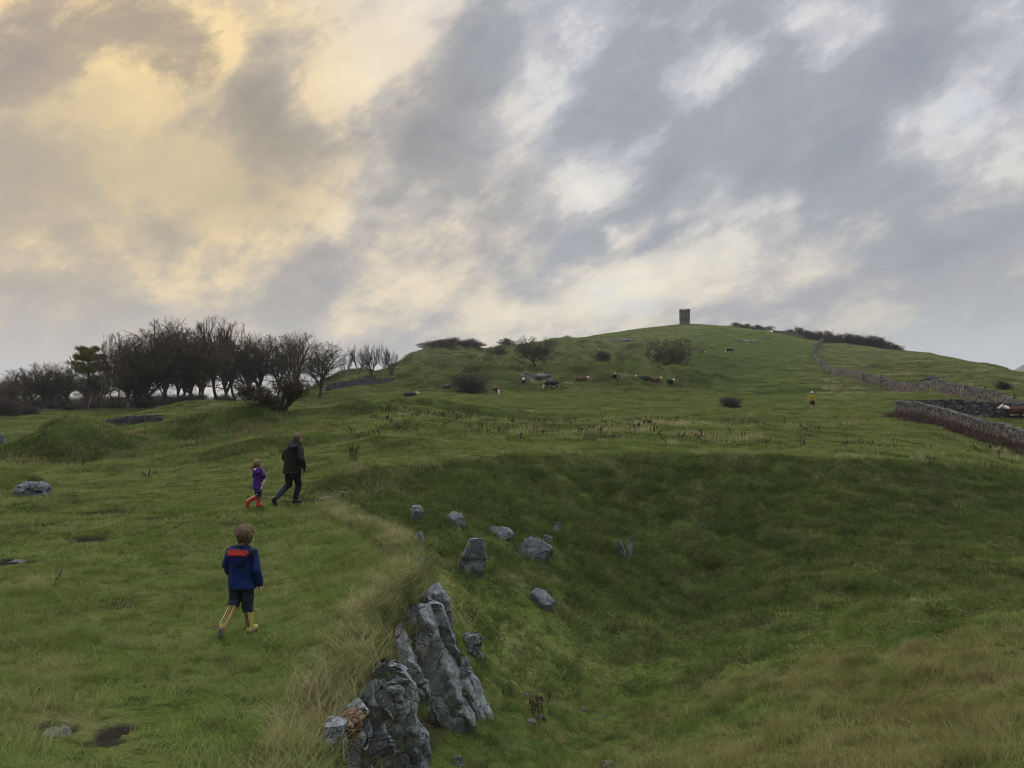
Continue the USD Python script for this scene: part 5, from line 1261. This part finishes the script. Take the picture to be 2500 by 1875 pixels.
put(o, 'hood', m3.Manifold.batch_hull([m3.Manifold.sphere(q, 12).translate(p) for p, q in (((-.06, -.06, 1.46), .06), ((.18, -.02, 1.47), .06), ((.02, -.16, 1.40), .05), ((.10, -.15, 1.40), .05), ((.05, -.15, 1.33), .04), ((.02, .02, 1.53), .05))]), HOODDARK, .02, 6, .014, 6)
tro = loft([((0, 0, .90), .17, .14), ((0, 0, .74), .175, .145), ((.01, 0, .69), .16, .13)], 18) + balls([[((-.085, 0, .74), .105), ((-.09, .05, .47), .085), ((-.19, -.06, .36), .078)], [((.105, 0, .74), .105), ((.135, .10, .45), .084), ((.075, .05, .15), .066)]], 14)
put(o, 'trousers', tro, TROUS, .022, 6, .012, 16)
put(o, 'trouser_leg', balls([[((-.185, -.055, .365), .082), ((-.27, -.13, .26), .072), ((-.345, -.20, .17), .062)]], 14), SHIN, .02, 4, .01, 3)
for hl, te, an in (((-.40, -.25, .12), (-.33, -.22, -.02), (-.36, -.22, .16)), ((.035, .0, .045), (.16, .22, .03), (.06, .05, .10))):
    put(o, 'shoe', balls([[(an, .055), (hl, .042), ((np.array(hl) + np.array(te)) / 2, .046), (te, .038)], [(an, .05), ((np.array(hl) + np.array(te)) / 2, .046)]], 12), SHOE, .016, 4)
put(o, 'glove', hand_chains((.312, -.06, .885), (.05, .2, -1), -1, (-.5, .8, 0), 1.14), GLOVE, .012, 2)

# girl in purple
gp = drop(633, 19.2); gp[2] += .04
hp, ep = head_parts((-.035, .02, 1.025), .090, (.75, .6, .1))
hands = [hand_chains((.128, .0, .655), (.05, .1, -1), -1, (-.5, .8, 0), .72), hand_chains((-.13, .14, .64), (-.1, .3, -1), 1, (.6, .6, 0), .72)]
o = person('small child in a purple coat, spotted leggings and red boots, walking beside the man', gp,
    [[((-.035, .0, .97), .042), ((-.03, 0, .91), .045), ((-.02, 0, .8), .08), ((-.01, 0, .5), .08)], [((-.03, 0, .84), .06), ((-.11, .05, .85), .04), ((-.14, .07, .74), .034), ((-.13, .13, .655), .024)], [((-.02, 0, .84), .06), ((.085, -.02, .85), .04), ((.118, -.05, .76), .034), ((.128, -.005, .67), .024)],
     [((-.05, 0, .5), .06), ((-.045, .02, .25), .045), ((-.23, -.08, .15), .03)], [((.03, 0, .5), .06), ((.0, .03, .24), .045), ((-.025, .01, .05), .03)]], hp + hands)
eyes(o, ep, .008)
part('hair', hair_cap((-.038, .015, 1.03), .097, (.75, .6, .05), seed=9, amount=.010, drop_=.15), FAIRHAIR, o, True)
put(o, 'pony_tail', balls([[((-.10, -.06, 1.04), .035), ((-.125, -.09, .97), .04), ((-.115, -.09, .90), .03), ((-.10, -.085, .86), .015)]], 12), FAIRHAIR, .012, 3, .012, 2, sc=40.)
coat = loft([((-.03, 0, .925), .055, .05), ((-.028, 0, .895), .09, .065), ((-.022, 0, .855), .118, .078), ((-.018, 0, .75), .112, .085), ((-.018, 0, .66), .108, .085), ((-.02, 0, .55), .122, .10), ((-.022, 0, .425), .132, .112)], 20)
slv = balls([[((-.095, .04, .85), .05), ((-.138, .07, .74), .047), ((-.132, .12, .675), .036)], [((.075, -.015, .85), .052), ((.116, -.05, .76), .048), ((.127, -.01, .69), .038)]], 12)
put(o, 'coat', coat + slv, PURPLE, .014, 7, .010, 21, sc=20.)
put(o, 'hood', m3.Manifold.batch_hull([m3.Manifold.sphere(q, 12).translate(p) for p, q in (((-.10, -.05, .91), .035), ((.05, -.05, .90), .03), ((-.09, -.10, .84), .03), ((.02, -.095, .83), .03), ((-.04, -.09, .77), .02))]), PURPLE, .013, 5, .008, 3)
put(o, 'hood_lining', m3.Manifold.batch_hull([m3.Manifold.sphere(.012, 10).translate(p) for p in ((-.085, -.095, .905), (-.03, -.105, .915), (-.075, -.115, .885))]), WHITE, .01, 2)
put(o, 'leggings', balls([[((-.05, 0, .47), .066), ((-.045, .02, .26), .052), ((-.06, .0, .23), .048)], [((.03, 0, .47), .066), ((.0, .03, .25), .052), ((-.005, .03, .2), .048)]], 12), SPOTS, .014, 4)
boot(o, (-.07, -.005, .235), (-.215, -.075, .155), (-.245, -.09, .13), (-.235, -.075, .02), .050, .04, REDBOOT, None)
boot(o, (-.004, .03, .22), (-.022, .01, .06), (-.03, -.01, .034), (.055, .07, .032), .051, .042, REDBOOT, None)
# soft toy held by its arm
tb = np.array(gp) + np.array([.135, -.045, .60])
o = thing('soft_toy', 'small cream soft toy dangling from the hand of the child in purple', 'soft toy', tb)
put(o, 'body', balls([[((0, 0, .0), .020), ((-.015, -.005, -.045), .032), ((-.03, -.01, -.075), .030)]], 12) + balls([[((.0, 0, .015), .034)], [((-.02, 0, .043), .012)], [((.02, 0, .045), .012)]], 12), CREAM, .01, 3)
for q in (((-.035, -.01, -.075), (-.085, -.02, -.165)), ((-.02, -.01, -.085), (-.055, -.02, -.175)), ):
    put(o, 'leg', balls([[(q[0], .016), (q[1], .018)]], 10), CREAM, .01, 2)
for q in (((.01, 0, -.01), (.035, .01, .045)), ((-.02, -.01, -.02), (-.06, -.02, -.03))):
    put(o, 'arm', balls([[(q[0], .013), (q[1], .013)]], 10), CREAM, .01, 2)

# runner
rp = drop(1983, 70.0); rp[2] += .02
hp, ep = head_parts((-.02, -.04, 1.64), .105, (-.05, -1, -.15))
hands = [hand_chains((-.29, -.22, 1.08), (.1, -.8, .4), 1, (.5, 0, 1), 1.0), hand_chains((.17, -.28, 1.10), (-.6, -.7, .3), -1, (-.2, 0, 1), 1.0)]
o = person('runner in a mustard yellow top, black shorts and white cap, coming across the pasture', rp,
    [[((-.02, -.03, 1.58), .055), ((0, -.01, 1.48), .06), ((0, 0, 1.3), .13), ((0, .02, .95), .13)], [((0, 0, 1.38), .08), ((-.19, 0, 1.40), .06), ((-.33, .08, 1.17), .048), ((-.29, -.18, 1.08), .036)], [((0, 0, 1.38), .08), ((.19, 0, 1.40), .06), ((.31, .1, 1.16), .048), ((.19, -.22, 1.10), .036)],
     [((-.09, 0, .90), .10), ((-.075, -.10, .50), .066), ((-.055, -.04, .09), .042), ((-.06, -.02, .06), .04), ((-.06, -.17, .03), .03)], [((.10, 0, .90), .10), ((.11, -.02, .50), .066), ((.09, .35, .42), .042), ((.09, .42, .38), .035)]], hp + hands)
eyes(o, ep, .012)
part('hair', hair_cap((-.02, -.025, 1.645), .106, (-.05, -1, -.1), seed=17, amount=.008), BROWNHAIR, o, True)
put(o, 'top', loft([((0, 0, 1.49), .09, .08), ((0, 0, 1.44), .16, .11), ((0, 0, 1.37), .215, .13), ((0, 0, 1.2), .20, .14), ((0, .01, .98), .19, .135)], 18) + balls([[((-.18, 0, 1.385), .078), ((-.325, .08, 1.17), .068), ((-.295, -.15, 1.09), .048)], [((.18, 0, 1.385), .078), ((.31, .1, 1.16), .068), ((.205, -.19, 1.10), .048)]], 12), JYELLOW, .02, 6, .014, 31)
put(o, 'shorts', loft([((0, .01, 1.0), .175, .13), ((0, 0, .88), .19, .14), ((.005, 0, .82), .185, .135)], 16) + balls([[((-.09, 0, .86), .108), ((-.083, -.05, .66), .098)], [((.10, 0, .86), .108), ((.108, -.01, .64), .098)]], 12), BLACK, .02, 5)
cap = put(o, 'cap', m3.Manifold.batch_hull([m3.Manifold.sphere(.108, 18).translate((-.02, -.02, 1.69)), m3.Manifold.sphere(.09, 18).translate((-.02, -.07, 1.70))]), WHITE, .015, 2)
part('peak', soft(m3.Manifold.batch_hull([m3.Manifold.sphere(.012, 8).translate(p) for p in ((-.10, -.11, 1.69), (.06, -.11, 1.69), (-.06, -.21, 1.675), (.02, -.21, 1.675))]), .012, 1), BLACK, cap, 60)
for c in (((-.06, .02, .045), (-.06, -.19, .03)), ((.09, .42, .42), (.09, .50, .30))):
    put(o, 'shoe', balls([[(c[0], .045), (np.mean(c, 0), .045), (c[1], .036)]], 12), SHOE, .016, 3)

# ------------------------------------------------------------------ cattle
def cow_material():
    g = Graph()
    c = g('attribute', 'color', attribute='coat')
    p = g('texture_coordinate', 'object')
    c = g.mix(1.0, c, g.mix(g.noise(p, 6.0, 4, .6), (0.75, 0.75, 0.75), (1.2, 1.2, 1.2)), 'multiply')
    return g.material('cow_coat', surface=g('principled_bsdf', 'BSDF', base_color=c, roughness=.75, specular_ior_level=.2))
COW = cow_material()
def cow_proto(name, base, white, pose, seed):
    """A beef cow, head towards +x. pose: stand, graze or lie."""
    p = proto(name)
    dz = -.55 if pose == 'lie' else 0
    Z = lambda pts: [((x, y, z + dz), r) for (x, y, z), r in pts]
    ch = [Z([((-.86, 0, 1.0), .19), ((-.62, 0, 1.0), .31), ((-.1, 0, .93), .38), ((.35, 0, .93), .36), ((.62, 0, .98), .29)])]
    ch += [Z([((-.1, 0, .80), .33), ((.3, 0, .80), .32), ((.6, 0, .78), .2)])]
    if pose == 'graze':
        ch += [[((.66, 0, 1.02), .25), ((.98, 0, .78), .17), ((1.16, 0, .47), .135), ((1.2, 0, .36), .125), ((1.28, 0, .17), .085)]]
        hd, ear = np.array((1.17, 0, .42)), [((1.10, .10 * s, .50), (1.08, .26 * s, .50)) for s in (-1, 1)]
    else:
        ch += [Z([((.62, 0, 1.05), .25), ((.95, 0, 1.24), .17), ((1.08, 0, 1.32), .14), ((1.20, 0, 1.24), .115), ((1.42, 0, 1.08), .08)])]
        hd, ear = np.array((1.15, 0, 1.28 + dz)), [((1.06, .10 * s, 1.38 + dz), (1.03, .27 * s, 1.37 + dz)) for s in (-1, 1)]
    if pose == 'lie':
        for s in (-1, 1):
            ch += [[((.5, .2 * s, .3), .15), ((.72, .27 * s, .12), .08), ((.45, .33 * s, .07), .055), ((.25, .35 * s, .06), .05)], [((-.6, .2 * s, .32), .22), ((-.3, .36 * s, .22), .13), ((-.55, .42 * s, .08), .06), ((-.2, .45 * s, .06), .05)]]
    else:
        for s, k in ((-1, .10), (1, -.10)):
            ch += [[((.52, .17 * s, .80), .17), ((.52 + k, .18 * s, .52), .095), ((.52 + k * 1.4, .18 * s, .34), .060), ((.50 + k * 1.2, .18 * s, .10), .045), ((.54 + k * 1.2, .18 * s, .04), .055)],
                   [((-.62, .18 * s, .88), .23), ((-.52 - k, .2 * s, .62), .14), ((-.74 - k, .19 * s, .42), .070), ((-.69 - k * 1.2, .19 * s, .12), .047), ((-.65 - k * 1.2, .19 * s, .04), .055)]]
    t = soft(balls(ch, 14), .05, 10)
    v = t.vertices
    n = meshkit.fbm(v * 3.0, 3, seed) - .5
    isw = np.linalg.norm(v - hd, axis=1) < .34 + .1 * n                                  # white face
    if white > 0:
        isw |= (v[:, 2] < (.60 + dz if pose != 'lie' else .12) + .25 * n) & (np.abs(v[:, 0]) < .62) & (v[:, 2] > .5 + dz if pose != 'lie' else True)
        isw |= (v[:, 2] < .28 + .15 * n) & (pose != 'lie')
        isw |= (np.abs(v[:, 0] - .75) < .16 + .2 * n) & (v[:, 2] > 1.1 + dz) & (white > 1)
    col = np.where(isw[:, None], (.62, .58, .52), base)
    pth = part('body', t, COW, p, True)
    primvar(pth, 'coat', col)
    for a, b in ear:
        e = soft(balls([[(a, .035), (b, .03)]], 8), .03, 1)
        primvar(part('ear', e, COW, p, True), 'coat', np.tile(base, (len(e.vertices), 1)))
    tl = soft(balls([[((-1.0, 0, 1.08 + dz), .04), ((-1.08, 0, .8 + dz), .03), ((-1.07, 0, max(.45 + dz, .05)), .035), ((-1.06, 0, max(.3 + dz, .05)), .05)]], 8), .04, 1)
    primvar(part('tail', tl, COW, p, True), 'coat', np.where(tl.vertices[:, 2:] < .5 + dz, (.5, .47, .42), base))
    return p
BK, BN = (.010, .009, .009), (.075, .027, .014)
CP = {('k', 'graze'): cow_proto('cow_kind_black_grazing', BK, 1, 'graze', 3), ('k', 'stand'): cow_proto('cow_kind_black_standing', BK, 1, 'stand', 4), ('k', 'lie'): cow_proto('cow_kind_black_lying', BK, 0, 'lie', 5),
      ('b', 'graze'): cow_proto('cow_kind_brown_grazing', BN, 1, 'graze', 6), ('b', 'lie'): cow_proto('cow_kind_brown_lying', BN, 0, 'lie', 7), ('b', 'stand'): cow_proto('cow_kind_brown_standing', BN, 2, 'stand', 8)}
for col, pose, u, v, Y0, rz, s, lb in [
    ('b', 'graze', 1072, 852, 108, -70, 1.0, 'red-brown cow grazing at the foot of the hill, nearest the round grey bush'),
    ('b', 'stand', 1132, 834, 118, -95, 1.0, 'brown cow with a white face looking this way, left of the pale rock face'),
    ('k', 'graze', 1192, 841, 122, 180, 1.1, 'large black cow with a white face grazing below the pale rock face'),
    ('b', 'lie', 1257, 823, 138, 10, 1.0, 'brown cow lying on the hillside right of the pale rock face'),
    ('k', 'graze', 1296, 813, 142, 215, 1.15, 'black cow grazing uphill, highest of the middle group'),
    ('k', 'stand', 1328, 825, 134, 80, 1.1, 'black cow seen from behind on the hillside, white legs'),
    ('k', 'lie', 1390, 823, 138, 170, 1.2, 'black cow lying with a white head, right of the one seen from behind'),
    ('b', 'lie', 1416, 824, 138, 20, 1.0, 'brown cow lying between two black ones on the hillside'),
    ('k', 'lie', 1446, 828, 132, -60, 1.0, 'black cow lying lowest on the right of the herd'),
    ('k', 'lie', 1460, 809, 158, 160, 1.0, 'black cow lying beneath the broad round hawthorn'),
    ('b', 'graze', 1518, 764, 192, -80, 1.0, 'brown and white cow high on the hill right of the broad hawthorn'),
    ('k', 'graze', 1577, 763, 196, 190, 1.15, 'black cow with white legs alone high on the hill'),
    ('k', 'lie', 886, 857, 86, 0, .9, 'black and white cow lying half behind a grassy hump on the left'),
    ]:
    p = hit(u / .885, v / .885, Y0 - 22, 420)
    if p[1] > Y0 * 1.35: p = drop(u / .885, Y0)
    copy_of(CP[(col, pose)], 'cow', lb, 'cow', p - [0, 0, .06], rz, s * .86, 'cattle on the hill')
p = drop(2490, 62.5)
copy_of(CP[('b', 'stand')], 'cow', 'brown cow with a white face behind the inner wall at the right edge', 'cow', p + [0.4, 1.2, -.05], 172, .92, 'cattle on the hill')

# ------------------------------------------------------------------ dead stalks, docks and thistles
def stalks(n, H, spread, seed, w=.012, head=.03):
    r = np.random.default_rng(seed)
    S = []
    for _ in range(n):
        b = np.r_[r.normal(0, spread, 2), -.03]; d = np.r_[r.normal(0, .18, 2), 1]; h = H * r.uniform(.55, 1.1)
        m_, t_ = b + d * h * .5, b + d * h + np.r_[r.normal(0, .04, 2), 0]
        S += [(b, m_, w, w * .8), (m_, t_, w * .8, w * .6), (t_ - d * h * .28, t_, head, head * .35)]
        for _ in range(2):
            q = b + d * h * r.uniform(.3, .8); S.append((q, q + np.r_[r.normal(0, .10, 2), .06] * H * 2, w * .9, w * .4))
    a = np.array([[*p_, *q_, x, y] for p_, q_, x, y in S])
    return tubes((a[:, :3], a[:, 3:6], a[:, 6], a[:, 7]), 4)
DEAD = plain('dead_stalk', (0.060, 0.045, 0.030), .9, .4, 3.0); DOCK = plain('dock_reddish', (0.078, 0.050, 0.034), .9, .4, 2.0)
x, y = scatter(34, 66, 1.6, .60)
th = np.arctan2(x, y); w = smooth(th, -.22, -.12) * smooth(fbm2(x, y, .09, 3, 25), -.10, .06) * smooth(fbm2(x, y, .5, 3, 45), -.10, .12)
w = np.maximum(w * smooth(np.hypot(x, y), 64, 54), .04)
k = (rng.uniform(0, 1, len(x)) < w * .9) & (inside_distance(x, y) < -.5)
x, y = x[k], y[k]
s = rng.uniform(.6, 1.35, (len(x), 1)) * np.ones((1, 3))
make_instancer('dead_stalks', 'dead thistle and dock stalks dotted over the plain beyond the hollow', [('stalk_clump', stalks(4, .34, .12, 1), DEAD), ('tall_stalk_clump', stalks(2, .5, .06, 2), DEAD), ('low_stalk_clump', stalks(6, .22, .16, 3), DEAD)], np.stack([x, y, height(x, y)], -1), rng.integers(0, 3, len(x)), s, 92, cat='dead plants')
t = rng.uniform(0, 1, 420); yy = 66 - t * 24
wx = np.interp(-yy, [-66, -60, -54, -49, -44, -40], [c0[0], 32.3, 31.9, 31.6, 31.0, 30.2]) - np.abs(rng.normal(.1, .5, 420)) - .25
make_instancer('dead_dock', 'reddish dead docks and bracken along the foot of the nearest wall', [('dock_clump', stalks(9, .55, .18, 4, .016, .04), DOCK), ('low_dock_clump', stalks(10, .32, .22, 5, .016, .04), DOCK)], np.stack([wx, yy, height(wx, yy)], -1), rng.integers(0, 2, 420), rng.uniform(.6, 1.2, (420, 1)) * np.ones((1, 3)), 94, cat='dead plants')
for u, v, h_, n_, mat, lb, sd in [(1306, 1748, .36, 10, DOCK, 'tall brown dead dock plant on the hollow floor among pale stones', 11), (1240, 1700, .24, 3, DEAD, 'thin dead stalk leaning on the hollow floor left of the dead dock', 12), (132, 1440, .34, 1, DEAD, 'single thin dark stalk in the turf at the far left', 13),
                              (356, 1180, .5, 7, DEAD, 'small bare sapling in the meadow left of the child in purple', 14), (1627, 1092, .45, 2, DEAD, 'single dead thistle on the far lip of the hollow', 15), (2272, 1135, .5, 3, DEAD, 'dead thistle on the right lip of the hollow', 16), (1500, 1560, .3, 3, DEAD, 'short dark dead stalk in the middle of the hollow', 17), (860, 1130, .6, 14, DEAD, 'dark dead thistle clump in long grass right of the man', 18)]:
    p = hit(u, v, 4)
    o = thing('dead_plant', lb, 'dead plant', p)
    for q in range(n_):
        part('stalk', stalks(1, h_, .05 + .006 * n_, sd * 20 + q, .007, .02), mat, o)

# ------------------------------------------------------------------ air
g = Graph()
haze_mat = g.material('air', volume=g('principled_volume', 'volume', color=(0.86, 0.90, 0.96), density=0.00016, anisotropy=0.2))
hb = trimesh.creation.box((8400, 8400, 130 - float(verts[:, 2].min()) + 41)); hb.apply_translation((0, 800, (131 + 40 + float(verts[:, 2].min())) / 2))
note(usdkit.mesh(stage, '/World/haze', hb, haze_mat), 'thin evening haze over the country', 'haze', None, 'stuff')
